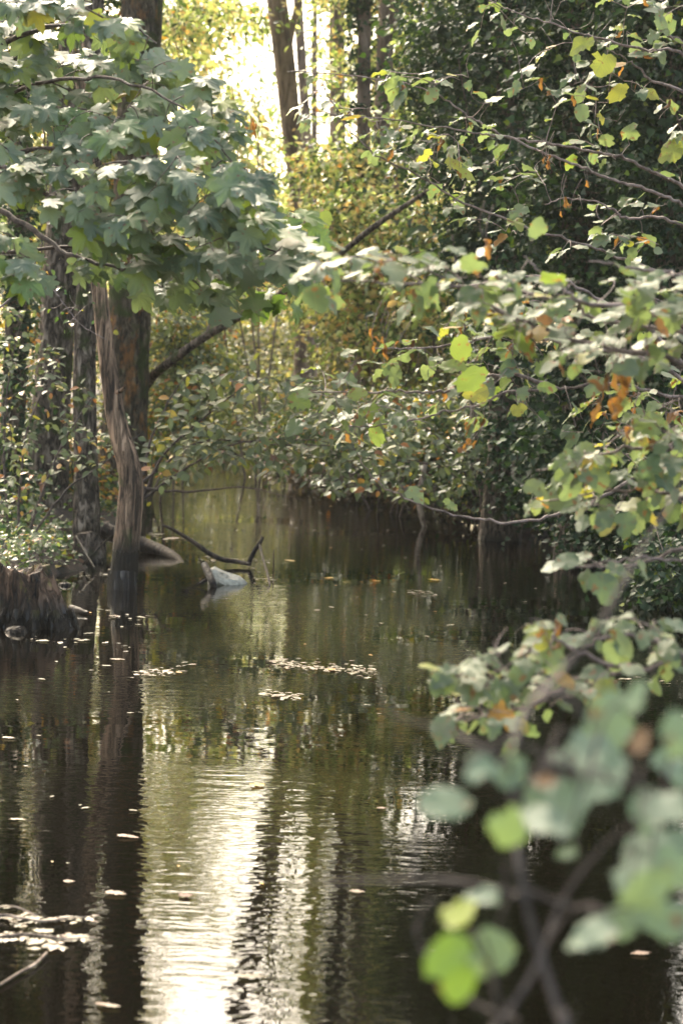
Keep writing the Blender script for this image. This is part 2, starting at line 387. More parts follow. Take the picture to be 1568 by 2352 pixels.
def cloud(blobs, n, clump=.35, nclump=60, shell=.5):
    """leaf positions in clumps inside ellipsoids: blobs = (centre, (rx, ry, rz))"""
    P = []; O = []; I_ = []
    vol = np.array([b[1][0] * b[1][2] for b in blobs]); vol = vol / vol.sum()
    for (c, r), f in zip(blobs, vol):
        k = max(3, int(nclump * f * len(blobs) / max(1, len(blobs)) ) ); m = max(10, int(n * f))
        v = unit(rng.normal(size=(k, 3))) * (rng.random(k) ** shell)[:, None]
        cc = np.array(c) + v * np.array(r)
        w = rng.gamma(1.5, 1, k); w /= w.sum(); idx = rng.choice(k, m, p=w)
        off = rng.normal(size=(m, 3)) * clump * np.array([1, 1, .6]) * (.6 + .8 * rng.random(k)[idx])[:, None]
        off[:, 2] -= .0
        I_.append(rng.normal(0, 1, k)[idx]); P.append(cc[idx] + off); O.append(unit(off + .5 * v[idx] * clump))
    return np.vstack(P), np.vstack(O), np.concatenate(I_)
def cloud_leaves(name, tmpl, blobs, n, size, tints, mat, parent, base, clump=.35, nclump=60, shell=.5, flat=.6, zmin=.02, zlo=None):
    P, O, cv = cloud(blobs, n, clump, nclump, shell)
    k = P[:, 2] > zmin; P = P[k]; O = O[k]; cv = cv[k]; n = len(P)
    D = O * np.array([1, 1, .3]) + rng.normal(0, .6, (n, 3)) + np.array([0, 0, -.35])
    Nn = np.array([0, -.25, 1.0]) * flat + O * .6 + rng.normal(0, .4, (n, 3))
    lo, hi, p_hi, lo2, hi2 = tints
    t = np.where(rng.random(n) < p_hi, rng.uniform(lo2, hi2, n), np.clip(rng.uniform(lo, hi, n) * (1 + .0 * cv) + .16 * cv, 0, max(hi, .8)))
    return leaves(name, tmpl, P, D, Nn, size * rng.uniform(.6, 1.2, n) * (1 + .12 * np.clip(cv, -2, 2)), t, mat, parent, base)
def PB(px, py, D, rx, rz, rd):      # blob given by its place in view, its distance and its size in picture units
    c = at(px, py, D); k = D / F
    return (c, (rx * k, rd, rz * k))
def scaffold(par, base, blobs, n, rt_, mat, parts='branch', ntips=60, r0_=.018):
    """stems from the base up through the blobs with side twigs"""
    tb = Tubes()
    nodes = []
    for i in range(n):
        c, r = blobs[i % len(blobs)]
        tip = np.array(c) + rng.normal(0, .5, 3) * np.array(r) * .7; b = np.array(base) + rng.normal(0, .12, 3) * [1, 1, 0]
        mid = b * .5 + tip * .5 + np.array([rng.normal(0, .1), rng.normal(0, .1), .15 * np.linalg.norm(tip - b)]) 
        p = smooth_path([b, mid, tip], 6); tb.add(p, np.linspace(r0_, .005, len(p)), 5); nodes += list(p[3:])
    T = []
    for i in range(ntips):
        c, r = blobs[rng.integers(len(blobs))]; v = unit(rng.normal(size=3)) * rng.random() ** .33
        T.append(np.array(c) + v * np.array(r))
    for path, rr, _o in grow(nodes, T, r_tip=rt_, r_k=.006): tb.add(path, rr, 4)
    return tb.build(parts, mat, par, base)

# ------------------------------------------------------------------ ground and water
YL = np.array([-60, 0, 2.6, 3.4, 9, 12, 14, 20, 26, 33, 45, 70, 200]); XL = np.array([-3, -3, -3, -3.2, -2.45, -2.15, -2.25, -2.35, -2.8, -3.9, -7.5, -18, -80])
YR = np.array([-60, 0, 2.6, 3.4, 7, 10, 15, 19, 22, 27, 33, 45, 70, 200]); XR = np.array([2, 2, 1.4, 1.35, 1.75, 2.2, 2.95, 2.45, 1.7, 1.0, -.6, -3.6, -12, -70])
def ground_z(x, y):
    l = np.interp(y, YL, XL); r = np.interp(y, YR, XR)
    wig = .12 * np.sin(y * 1.7) + .08 * np.sin(y * 4.1 + 1)
    d = np.maximum(l + wig - x, x - r - wig)              # >0 on land
    d = np.maximum(d, 2.9 - y + .1 * np.sin(x * 3))
    land = .30 * (1 - np.exp(-np.clip(d, 0, None) * 1.6)) + .03 * np.clip(d, 0, 12)
    bed = -.6 * (1 - np.exp(np.clip(d, None, 0) * 2))
    z = np.where(d > 0, land + .03, bed + .03)
    return z + .035 * np.sin(x * 2.3 + y * 1.1) * np.sin(y * 1.9 - x) * (np.abs(d) < 30)
def grid_axis(a): return np.unique(np.concatenate(a))
gx = grid_axis([np.linspace(-400, -30, 20), np.linspace(-30, -6, 40), np.linspace(-6, 6, 130), np.linspace(6, 30, 40), np.linspace(30, 400, 20)])
gy = grid_axis([np.linspace(-60, 0, 20), np.linspace(0, 40, 240), np.linspace(40, 100, 50), np.linspace(100, 600, 20)])
X, Y = np.meshgrid(gx, gy); Z = ground_z(X, Y)
V = np.column_stack([X.ravel(), Y.ravel(), Z.ravel()]); idx = np.arange(len(V)).reshape(X.shape)
q = np.stack([idx[:-1, :-1], idx[:-1, 1:], idx[1:, 1:], idx[1:, :-1]], -1).reshape(-1, 4)
m, t, n, l = newmat('leaf_litter_soil')
tc = N(n, 'ShaderNodeTexCoord'); a = N(n, 'ShaderNodeTexNoise'); a.inputs['Scale'].default_value = 9; a.inputs['Detail'].default_value = 8; a.inputs['Roughness'].default_value = .7
l.new(tc.outputs['Object'], a.inputs[0])
b = N(n, 'ShaderNodeTexVoronoi'); b.inputs['Scale'].default_value = 16; l.new(tc.outputs['Object'], b.inputs[0])
rp = ramp(n, [(.3, (.010, .007, .004)), (.5, (.025, .017, .010)), (.62, (.05, .031, .018)), (.75, (.028, .031, .012))]); l.new(a.outputs[0], rp.inputs[0])
col = mixc(n, l, .35, rp.outputs[0], b.outputs['Color'], 'MULTIPLY')
pr = N(n, 'ShaderNodeBsdfPrincipled'); pr.inputs['Roughness'].default_value = .9; l.new(col, pr.inputs['Base Color'])
bp = N(n, 'ShaderNodeBump'); bp.inputs['Distance'].default_value = .03; l.new(a.outputs[0], bp.inputs['Height']); l.new(bp.outputs[0], pr.inputs['Normal'])
o = N(n, 'ShaderNodeOutputMaterial'); l.new(pr.outputs[0], o.inputs[0])
tag(link('ground', mkmesh('ground', V, q, m, (0, 0, 0))), 'brown soil banks on both sides of the dark stream', None, None, 'structure')

m, t, n, l = newmat('stream_water')
tc = N(n, 'ShaderNodeTexCoord')
def wn(scale, sx, sy, det, dist, seed):
    mp = N(n, 'ShaderNodeMapping'); mp.inputs['Scale'].default_value = (sx, sy, 1); mp.inputs['Location'].default_value = (seed, seed * 2, 0)
    l.new(tc.outputs['Object'], mp.inputs[0]); z = N(n, 'ShaderNodeTexNoise'); z.inputs['Scale'].default_value = scale
    z.inputs['Detail'].default_value = det; z.inputs['Distortion'].default_value = dist; l.new(mp.outputs[0], z.inputs[0]); return z.outputs[0]
n1 = wn(9, .45, 1.6, 2, .3, 3); n2 = wn(26, .6, 1.3, 1, .2, 8); n3 = wn(1.6, .7, 1.5, 2, 0, 5); nm = wn(.55, 1, 1.4, 1, 0, 21)
rg = ramp(n, [(.42, (.12, .12, .12)), (.56, (1.1, 1.1, 1.1))]); l.new(nm, rg.inputs[0])
s = math_(n, l, 'MULTIPLY', n2, .55); s = math_(n, l, 'ADD', s, n1); s = math_(n, l, 'MULTIPLY', s, rg.outputs[0])
s3 = math_(n, l, 'MULTIPLY', n3, 1.5); s = math_(n, l, 'ADD', s, s3)
bp = N(n, 'ShaderNodeBump'); bp.inputs['Strength'].default_value = 1; bp.inputs['Distance'].default_value = .0013; l.new(s, bp.inputs['Height'])
pr = N(n, 'ShaderNodeBsdfPrincipled'); pr.inputs['Base Color'].default_value = (.0028, .0022, .0012, 1); pr.inputs['Roughness'].default_value = .01
pr.inputs['IOR'].default_value = 1.42; l.new(bp.outputs[0], pr.inputs['Normal'])
o = N(n, 'ShaderNodeOutputMaterial'); l.new(pr.outputs[0], o.inputs[0])
wv = np.array([(-90, 2, 0), (40, 2, 0), (40, 210, 0), (-90, 210, 0)])
tag(link('stream_water', mkmesh('stream_water', wv, np.array([[0, 1, 2, 3]]), m, (0, 0, 0), smooth=False)), 'dark still stream water reflecting trunks and pale sky', None, None, 'structure')

# ------------------------------------------------------------------ trees
def trunk_path(pts):                # (px, py, D, width in picture units)
    P = [at(p[0], p[1], p[2]) for p in pts]; R = [p[3] * p[2] / F / 2 for p in pts]
    k = 6; Q = smooth_path(P, k); rr = np.interp(np.linspace(0, 1, len(Q)), np.linspace(0, 1, len(R)), R)
    return Q, rr
def tree(name, label, pts, mat, base, group=None, limbs=(), sides=20, rough=.05, cat='tree', flare=1.35, seed=0):
    base = np.array(base, float)
    r = thing(name, label, cat, base, group)
    Q, rr = trunk_path(pts)                      # listed top to bottom
    low = base + np.array([0, 0, -.45])
    Q = np.vstack([Q, base + [0, 0, .12], low]); rr = np.concatenate([rr, [rr[-1] * flare, rr[-1] * flare * 1.15]])
    tb = Tubes(); tb.add(Q, rr, sides, rough, seed); tb.build('trunk', mat, r, base)
    for lp in limbs:
        Q, rr = trunk_path(lp); tb = Tubes(); tb.add(Q, rr, 8, .03); tb.build('limb', mat, r, base)
    return r
def gbase(px, D):                            # a point on the ground below the picture column px at distance D
    p = at(px, 870, D); p[2] = float(ground_z(p[0], p[1])); return p

# left bank trunks
tI = tree('oak_tree', 'thick grey furrowed trunk on the left bank, left of the thinner straight trunk', [(225, -900, 19, 50), (190, -300, 19, 64), (165, 200, 19, 72), (140, 600, 19, 78), (125, 800, 19, 80), (112, 1000, 19, 90), (106, 1180, 19, 98)], MT['bark_grey'], gbase(104, 19), limbs=[[(190, -300, 19, 20), (120, -420, 18.6, 16), (20, -620, 18, 9)], [(212, -700, 19, 20), (330, -850, 19, 14), (420, -1050, 19, 7)]], rough=.09)
tJ = tree('alder_tree', 'slim dark straight trunk between the thick grey trunk and the bent dead trunk', [(250, -900, 16.7, 26), (228, -300, 16.7, 36), (215, 200, 16.7, 42), (203, 600, 16.7, 47), (195, 850, 16.7, 50), (199, 1100, 16.7, 55), (200, 1250, 16.7, 64)], MT['bark_grey'], onwater(200, 1290), limbs=[[(228, -300, 16.7, 14), (140, -420, 16.7, 9), (60, -600, 16.7, 5)]], rough=.07, seed=2)
tK = tree('poplar_tree', 'broad mossy trunk with orange patches standing behind the bent dead trunk', [(425, -1400, 22, 70), (380, -700, 22, 84), (335, -100, 22, 92), (322, 200, 22, 95), (306, 600, 22, 98), (296, 800, 22, 100), (290, 950, 22, 104), (284, 1070, 22, 116)], MT['bark_moss'], gbase(284, 22), limbs=[[(380, -700, 22, 30), (470, -900, 22, 20), (520, -1200, 22, 10)]], rough=.07, seed=3)
db = onwater(281, 1353)
dt = tree('dead_tree', 'bent bare dead trunk with pale streaked wood rising from the water', [(118, -700, 14.2, 12), (150, -300, 14.2, 18), (172, 0, 14.2, 26), (205, 400, 14.2, 30), (226, 640, 14.2, 34), (236, 740, 14.2, 36), (254, 880, 14.2, 40), (272, 985, 14.2, 46), (293, 1060, 14.2, 52), (301, 1115, 14.2, 54), (297, 1180, 14.2, 57), (289, 1260, 14.2, 60), (283, 1335, 14.2, 64)], MT['wood'], db, sides=28, rough=.06, flare=1.03, seed=5)
tb = Tubes()
for pts_ in ([(262, 905, 14.2, 14), (280, 896, 14.1, 9), (288, 884, 14.05, 4)],):
    Q, rr = trunk_path(pts_); tb.add(Q, rr, 8, .1)
tb.build('snag', MT['wood'], dt, db)
tS = tree('ivy_clad_tree', 'dark trunk wrapped in ivy at the far left edge of the bank', [(70, -800, 17.5, 30), (50, 0, 17.5, 42), (42, 500, 17.5, 46), (36, 800, 17.5, 50), (22, 1180, 17.5, 60)], MT['bark_grey'], gbase(18, 17.5), seed=6)
# leaning limb across the stream
lb = gbase(288, 23)
lr = thing('leaning_tree', 'thin grey trunk leaning to the right over the stream behind the mossy trunk', 'tree', lb)
Q, rr = trunk_path([(1010, 420, 19, 8), (860, 520, 19.4, 14), (760, 600, 19.8, 13), (650, 672, 20.3, 15), (560, 722, 20.7, 18), (470, 775, 21.1, 18), (400, 824, 21.6, 21), (345, 872, 22.4, 22), (305, 940, 22.9, 30)])
Q = np.vstack([Q, lb]); rr = np.append(rr, .1); tb = Tubes(); tb.add(Q, rr, 12, .04, 4); tb.build('trunk', MT['bark_grey'], lr, lb)
tb = Tubes()
for sp in ([(560, 722, 20.7, 9), (590, 640, 20.7, 6), (640, 560, 20.7, 3)], [(470, 775, 21.1, 8), (500, 690, 21.1, 6), (490, 600, 21.1, 3)], [(760, 600, 19.8, 8), (830, 590, 19.8, 5), (900, 610, 19.8, 3)]):
    Q, rr = trunk_path(sp); tb.add(Q, rr, 6)
tb.build('branch', MT['bark_far'], lr, lb)

# distant trunks
FT = [
 ('forked dark trunk standing left against the bright gap', [(505, -1400, 31, 30), (575, -600, 31, 38), (612, -200, 31, 44), (636, 0, 31, 47), (655, 150, 31, 47), (672, 320, 31, 44), (688, 470, 31, 44), (700, 800, 31, 46)], 700, 31, [[(655, 150, 31, 18), (672, 60, 31, 14), (690, -60, 31, 12), (700, -400, 31, 7)]]),
 ('thin dark trunk just right of the forked trunk in the bright gap', [(650, -1400, 36, 12), (672, -300, 36, 18), (684, 0, 36, 21), (700, 250, 36, 21), (712, 450, 36, 21), (716, 800, 36, 24)], 716, 36, []),
 ('thinnest far trunk in the right half of the bright gap', [(735, -1400, 40, 8), (726, -200, 40, 11), (722, 200, 40, 12), (724, 800, 40, 14)], 724, 40, []),
 ('blurred pinkish far trunk between the bright gap and the ivy column', [(800, -1400, 34, 26), (790, -500, 34, 30), (775, 0, 34, 34), (775, 300, 34, 36), (775, 800, 34, 40)], 775, 34, []),
 ('pale grey trunk right of the narrow ivy column', [(915, -1400, 28, 30), (905, -500, 28, 36), (890, 0, 28, 38), (882, 150, 28, 38), (876, 320, 28, 36), (872, 800, 28, 40)], 872, 28, [[(884, 120, 28, 16), (915, 0, 28, 12), (930, -150, 28, 9)]]),
 ('second pale trunk close behind the pale grey one', [(955, -1400, 33, 22), (935, -300, 33, 28), (920, 100, 33, 28), (912, 800, 33, 30)], 912, 33, []),
 ('thin pale far trunk beside the edge of the dark ivy mass', [(985, -1400, 35, 10), (970, -300, 35, 14), (962, 100, 35, 15), (958, 800, 35, 16)], 958, 35, []),
 ('far trunk behind the brush in the middle of the picture', [(900, 500, 27, 26), (880, 700, 27, 32), (868, 850, 27, 36), (860, 1000, 27, 40)], 860, 27, []),
]
for i, (lab, pts, px, D, lim) in enumerate(FT):
    tree('bare_tree', lab, pts, MT['bark_far'], gbase(px, D), group='bare trunks beyond the stream', limbs=lim, sides=12, rough=.05, seed=10 + i)
# the narrow ivy column
ib = gbase(832, 27)
ic = tree('ivy_clad_tree', 'narrow far trunk covered in ivy between two pale trunks', [(850, -1400, 27, 22), (842, -300, 27, 28), (836, 100, 27, 30), (832, 800, 27, 34)], MT['bark_far'], ib, sides=10, seed=30)
cloud_leaves('ivy_leaves', IVY, [PB(846 - i * 2, -1200 + i * 130, 27, 22, 80, .18) for i in range(14)], 5200, .085, (.0, .75, .05, .8, 1), MT['ivy'], ic, ib, clump=.09, nclump=220)
cloud_leaves('ivy_leaves', IVY, [PB(60 - i * 2, -500 + i * 120, 17.4, 26, 80, .18) for i in range(15)], 3800, .07, (.0, .8, .06, .85, 1), MT['ivy'], tS, gbase(18, 17.5), clump=.09, nclump=200)

# big ivy trees on the right bank
def ivytree(label, px, D, tpts, blobs, n, seed, tints=(.0, .8, .06, .8, 1), size=.075):
    b = gbase(px, D)
    r = tree('ivy_clad_tree', label, tpts, MT['bark_grey'], b, sides=14, seed=seed)
    cloud_leaves('ivy_leaves', IVY, blobs, n, size, tints, MT['ivy'], r, b, clump=.17, nclump=int(n / 28), shell=.33)
    scaffold(r, b, blobs[:4], 3, .002, MT['twig_dark'], ntips=40, r0_=.03)
    return r
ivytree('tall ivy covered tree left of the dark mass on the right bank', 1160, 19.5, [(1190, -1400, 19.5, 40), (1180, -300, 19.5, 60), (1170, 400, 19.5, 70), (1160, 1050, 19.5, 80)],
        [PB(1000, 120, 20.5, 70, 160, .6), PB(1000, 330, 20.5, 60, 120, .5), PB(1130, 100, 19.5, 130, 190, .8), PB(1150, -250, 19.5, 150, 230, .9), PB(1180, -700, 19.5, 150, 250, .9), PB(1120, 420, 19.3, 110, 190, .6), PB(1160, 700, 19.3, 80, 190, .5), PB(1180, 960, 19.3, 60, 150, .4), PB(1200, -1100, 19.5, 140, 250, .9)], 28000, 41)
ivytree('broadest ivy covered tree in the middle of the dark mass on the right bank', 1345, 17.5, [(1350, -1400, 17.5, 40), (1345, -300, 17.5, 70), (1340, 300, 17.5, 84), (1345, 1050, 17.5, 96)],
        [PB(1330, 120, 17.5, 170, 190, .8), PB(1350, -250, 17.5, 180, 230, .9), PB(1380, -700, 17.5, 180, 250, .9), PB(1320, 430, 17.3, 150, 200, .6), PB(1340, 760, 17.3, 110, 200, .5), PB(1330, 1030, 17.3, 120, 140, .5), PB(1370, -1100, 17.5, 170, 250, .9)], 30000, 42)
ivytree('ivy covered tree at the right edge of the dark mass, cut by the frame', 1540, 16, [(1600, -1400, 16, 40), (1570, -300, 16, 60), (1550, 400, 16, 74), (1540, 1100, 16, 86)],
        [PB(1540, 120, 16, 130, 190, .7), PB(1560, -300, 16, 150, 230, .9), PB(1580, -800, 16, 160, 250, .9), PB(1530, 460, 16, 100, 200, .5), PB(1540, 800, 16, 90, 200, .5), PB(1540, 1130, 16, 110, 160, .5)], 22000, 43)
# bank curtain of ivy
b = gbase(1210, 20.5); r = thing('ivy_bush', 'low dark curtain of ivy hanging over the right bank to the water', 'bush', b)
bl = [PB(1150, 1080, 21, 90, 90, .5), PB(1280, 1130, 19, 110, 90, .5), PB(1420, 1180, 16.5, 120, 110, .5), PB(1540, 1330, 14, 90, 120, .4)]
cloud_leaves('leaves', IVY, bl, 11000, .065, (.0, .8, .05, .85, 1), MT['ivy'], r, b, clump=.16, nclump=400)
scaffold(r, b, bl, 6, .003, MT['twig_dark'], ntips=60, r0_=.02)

# ------------------------------------------------------------------ shrubs and crowns
def shrub(name, label, basepx, D, blobs, n, size, tints, mat, cat='bush', tmpl=SMALL, clump=.3, per=30, stems=5, tips=50, group=None, tw='twig_dark', shell=.45):
    b = gbase(basepx, D); r = thing(name, label, cat, b, group)
    cloud_leaves('leaves', tmpl, blobs, n, size, tints, MT[mat], r, b, clump=clump, nclump=int(n / per), shell=shell)
    scaffold(r, b, blobs, stems, .003, MT[tw], 'branch', tips)
    return r
shrub('autumn_bush', 'sunlit yellow bush glowing under the pale trunks', 850, 26, [PB(820, 520, 26, 150, 120, 1.2), PB(960, 560, 25, 130, 120, 1.0), PB(760, 420, 27, 90, 110, 1), PB(1020, 680, 24, 90, 90, .8), PB(870, 400, 27, 80, 80, .8), PB(880, 650, 26, 160, 80, 1), PB(900, 760, 25.5, 170, 60, .8), PB(700, 640, 27, 100, 60, .8)], 11500, .11, (.0, .95, .1, .85, 1), 'lit', clump=.22, per=16)
shrub('autumn_bush', 'yellow leaved bush low in the bright gap left of the forked trunk', 560, 58, [PB(560, 530, 58, 100, 70, 2), PB(660, 560, 58, 90, 80, 2), PB(470, 520, 58, 80, 90, 2)], 3800, .2, (.1, .85, .1, .8, 1), 'lit', clump=.5, stems=2)
shrub('green_bush', 'leafy bush between the mossy trunk and the leaning trunk', 350, 23.6, [PB(410, 760, 23.6, 50, 80, .4), PB(420, 930, 23.6, 60, 100, .4), PB(470, 860, 23.6, 50, 70, .4)], 3600, .09, (.1, .75, .12, .8, 1), 'sheen', clump=.2, per=14, stems=4)
shrub('green_bush', 'bright green sunlit leaves at the upper left edge of the dark ivy', 1010, 25, [PB(1010, 90, 25, 60, 90, .6), PB(1060, 200, 24, 50, 60, .5), PB(990, 260, 25, 40, 70, .5)], 2400, .10, (.15, .45, .1, .5, .7), 'lit', clump=.22, per=16, stems=2)
shrub('brush_thicket', 'dull olive thicket closing the view in the middle of the picture', 900, 29, [PB(860, 800, 28, 130, 140, 1.2), PB(930, 930, 28, 140, 80, 1), PB(1000, 850, 26, 120, 140, 1), PB(800, 720, 28, 90, 60, 1)], 13000, .09, (.0, .85, .05, .85, 1), 'dull', clump=.28, stems=2)
shrub('brush_thicket', 'long low olive hedge beyond the water behind the leaning trunk', 600, 44, [PB(700, 800, 44, 130, 80, 1.5), PB(560, 810, 44, 130, 80, 1.5), PB(430, 800, 44, 110, 90, 1.5), PB(640, 690, 50, 160, 60, 1.5), PB(470, 690, 50, 110, 60, 1.5)], 20000, .14, (.0, .85, .08, .85, 1), 'dull', clump=.45, stems=2)
shrub('brush_thicket', 'dim low thicket along the far bank at the bend of the stream', 620, 40, [PB(380, 960, 38, 110, 80, 1), PB(520, 950, 40, 110, 70, 1), PB(640, 950, 40, 110, 70, 1), PB(780, 970, 38, 130, 80, 1), PB(930, 980, 35, 120, 90, 1), PB(560, 890, 42, 200, 70, 1), PB(820, 890, 40, 200, 80, 1), PB(330, 880, 38, 100, 90, 1), PB(450, 1030, 39, 100, 25, .6), PB(600, 1030, 39, 100, 25, .6), PB(750, 1040, 37, 100, 25, .6)], 28000, .12, (.0, .75, .05, .85, 1), 'dull', clump=.34, stems=2)
shrub('green_bush', 'green and yellow bush right behind the mossy trunk', 400, 32, [PB(420, 760, 32, 70, 100, .9), PB(460, 650, 32, 80, 60, .9), PB(400, 860, 32, 70, 80, .8)], 5200, .12, (.0, .9, .1, .85, 1), 'sheen', clump=.26, per=16, stems=2)
shrub('green_bush', 'leafy bush hanging low over the far water behind the arching branches', 900, 23, [PB(880, 980, 23, 150, 90, .7), PB(1020, 1000, 22, 110, 110, .6), PB(740, 1010, 24, 130, 70, .6), PB(1080, 1090, 21, 60, 60, .4)], 9000, .075, (.0, .8, .08, .8, 1), 'shrub', clump=.2)
shrub('green_bush', 'dense mixed bush on the left bank between the grey trunks', 130, 20.5, [PB(60, 720, 20.5, 90, 120, .7), PB(150, 760, 23, 90, 120, .6), PB(80, 950, 20.5, 90, 120, .6), PB(330, 1000, 23, 60, 90, .5), PB(150, 1120, 20.5, 120, 90, .5)], 9000, .075, (.1, .9, .22, .85, 1), 'shrub', clump=.2)
shrub('hazel_bush', 'yellow flecked bush in the background behind the maple leaves', 150, 28, [PB(80, 200, 28, 140, 190, 1.4), PB(230, 300, 28, 120, 190, 1.4), PB(100, 560, 28, 150, 160, 1.4), PB(300, 520, 28, 90, 160, 1), PB(60, -150, 28, 160, 190, 1.4)], 13000, .12, (.0, .85, .3, .8, 1), 'lit', clump=.3)
shrub('hazel_bush', 'mixed green and orange bush filling the gap right of the maple tip', 285, 40, [PB(440, 130, 40, 80, 120, .9), PB(520, 300, 40, 70, 130, .9), PB(480, 480, 40, 90, 110, .8), PB(560, 420, 40, 40, 110, .6), PB(600, 520, 40, 60, 50, .7), PB(440, 20, 40, 90, 60, .8), PB(400, 330, 30, 55, 90, .8), PB(425, 470, 30, 50, 80, .8)], 8200, .16, (.15, .8, .3, .8, 1), 'lit', clump=.4)
# crowns high over the far bank, which the water mirrors
shrub('lime_tree', 'thin yellowing crown hanging in front of the bright gap', 610, 30, [PB(430, 60, 30, 80, 70, 1.3), PB(520, 40, 30, 60, 50, .8), PB(600, 20, 31, 40, 40, 1), PB(360, -200, 30, 60, 130, 1.3), PB(740, -60, 32, 30, 90, 1)], 2600, .12, (.0, .85, .15, .8, 1), 'lit', 'tree', clump=.25)
shrub('lime_tree', 'yellow green crown over the pale trunks right of the bright gap', 880, 30, [PB(830, -80, 30, 130, 150, 1.3), PB(900, -300, 30, 130, 180, 1.3), PB(960, 120, 30, 70, 150, 1), PB(960, -650, 30, 150, 200, 1.3), PB(870, -480, 30, 60, 120, 1.3), PB(980, -1000, 30, 180, 200, 1.3), PB(820, 170, 31, 60, 120, 1), PB(1060, -200, 28, 90, 300, 1.3), PB(1000, 120, 29, 60, 230, 1), PB(935, 260, 29, 50, 130, .8)], 22000, .12, (.0, .8, .2, .8, 1), 'lit', 'tree', clump=.3)
shrub('poplar_sapling', 'leafy crown above the left bank trunks', 100, 24, [PB(100, -350, 24, 200, 200, 1.3), PB(270, -500, 24, 90, 180, 1), PB(80, -800, 24, 190, 220, 1.3), PB(270, -950, 24, 100, 180, 1), PB(200, -150, 24, 130, 150, 1), PB(30, -80, 24, 100, 150, 1), PB(225, 80, 24.5, 60, 200, .8), PB(215, 420, 24.5, 60, 160, .8)], 20000, .12, (.0, .8, .15, .8, 1), 'shrub', 'tree', clump=.3)
shrub('backing_crown', 'dark crown added behind the ivy covered trees to block the sky', 1300, 23, [PB(1130, 150, 23, 120, 260, 1), PB(1300, 150, 23, 150, 280, 1), PB(1480, 150, 23, 150, 280, 1), PB(1180, 600, 23, 140, 220, 1), PB(1400, 600, 23, 180, 260, 1), PB(1200, -500, 23, 160, 350, 1), PB(1450, -500, 23, 180, 350, 1), PB(1300, 950, 23, 200, 180, 1)], 22000, .16, (.0, .8, .04, .85, 1), 'ivy', 'tree', clump=.35, per=40)  # added backing foliage that closes bright sky holes in the ivy
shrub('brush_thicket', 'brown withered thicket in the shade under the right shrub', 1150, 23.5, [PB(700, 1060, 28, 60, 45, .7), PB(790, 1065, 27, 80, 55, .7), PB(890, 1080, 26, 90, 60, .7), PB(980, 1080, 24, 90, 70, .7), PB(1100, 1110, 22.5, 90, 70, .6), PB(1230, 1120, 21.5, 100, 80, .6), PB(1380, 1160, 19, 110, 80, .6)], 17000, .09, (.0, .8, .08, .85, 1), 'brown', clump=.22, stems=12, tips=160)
shrub('lime_tree', 'sparse pale far crown glowing inside the bright gap', 660, 64, [PB(600, 330, 64, 60, 110, 1.5), PB(680, 250, 64, 70, 170, 1.5), PB(740, 100, 64, 50, 170, 1.5), PB(560, 120, 64, 40, 130, 1.5), PB(800, 200, 64, 60, 200, 1.5), PB(600, 180, 64, 50, 200, 1.5)], 2300, .2, (.15, .6, .05, .8, 1), 'lit', 'tree', clump=.5, stems=2, tips=20)
# the sunlit woodland edge far beyond
FE = [(380, 62, 480, 120), (520, 70, 520, 110), (640, 60, 540, 90), (760, 66, 440, 150), (900, 60, 380, 170), (1050, 64, 300, 240), (1250, 60, 300, 240), (1450, 60, 300, 260), (220, 58, 380, 200), (60, 60, 300, 240)]
LFE = ['far pale green crown left of the bright gap', 'low far bush at the foot of the bright gap', 'low far bush below the forked trunk', 'far sunlit crown right of the forked trunk', 'far sunlit crown behind the pale trunks', 'far crown behind the edge of the ivy mass', 'far crown behind the middle of the ivy mass', 'far crown behind the right ivy tree', 'far crown behind the mossy trunk', 'far crown behind the maple leaves', 'far crown beyond the right edge of the picture', 'far crown beyond the left edge of the picture']
for (px, D, py, rz), lab in zip(FE, LFE):
    shrub('woodland_tree', lab, px, D, [PB(px, py + 60, D, 95, rz, 2.5), PB(px + 30, py + 250, D, 110, 150, 2.5)], 3600, .2, (.2, .8, .05, .8, 1), 'lit', 'tree', clump=.7, tips=20, group='sunlit trees at the far woodland edge')

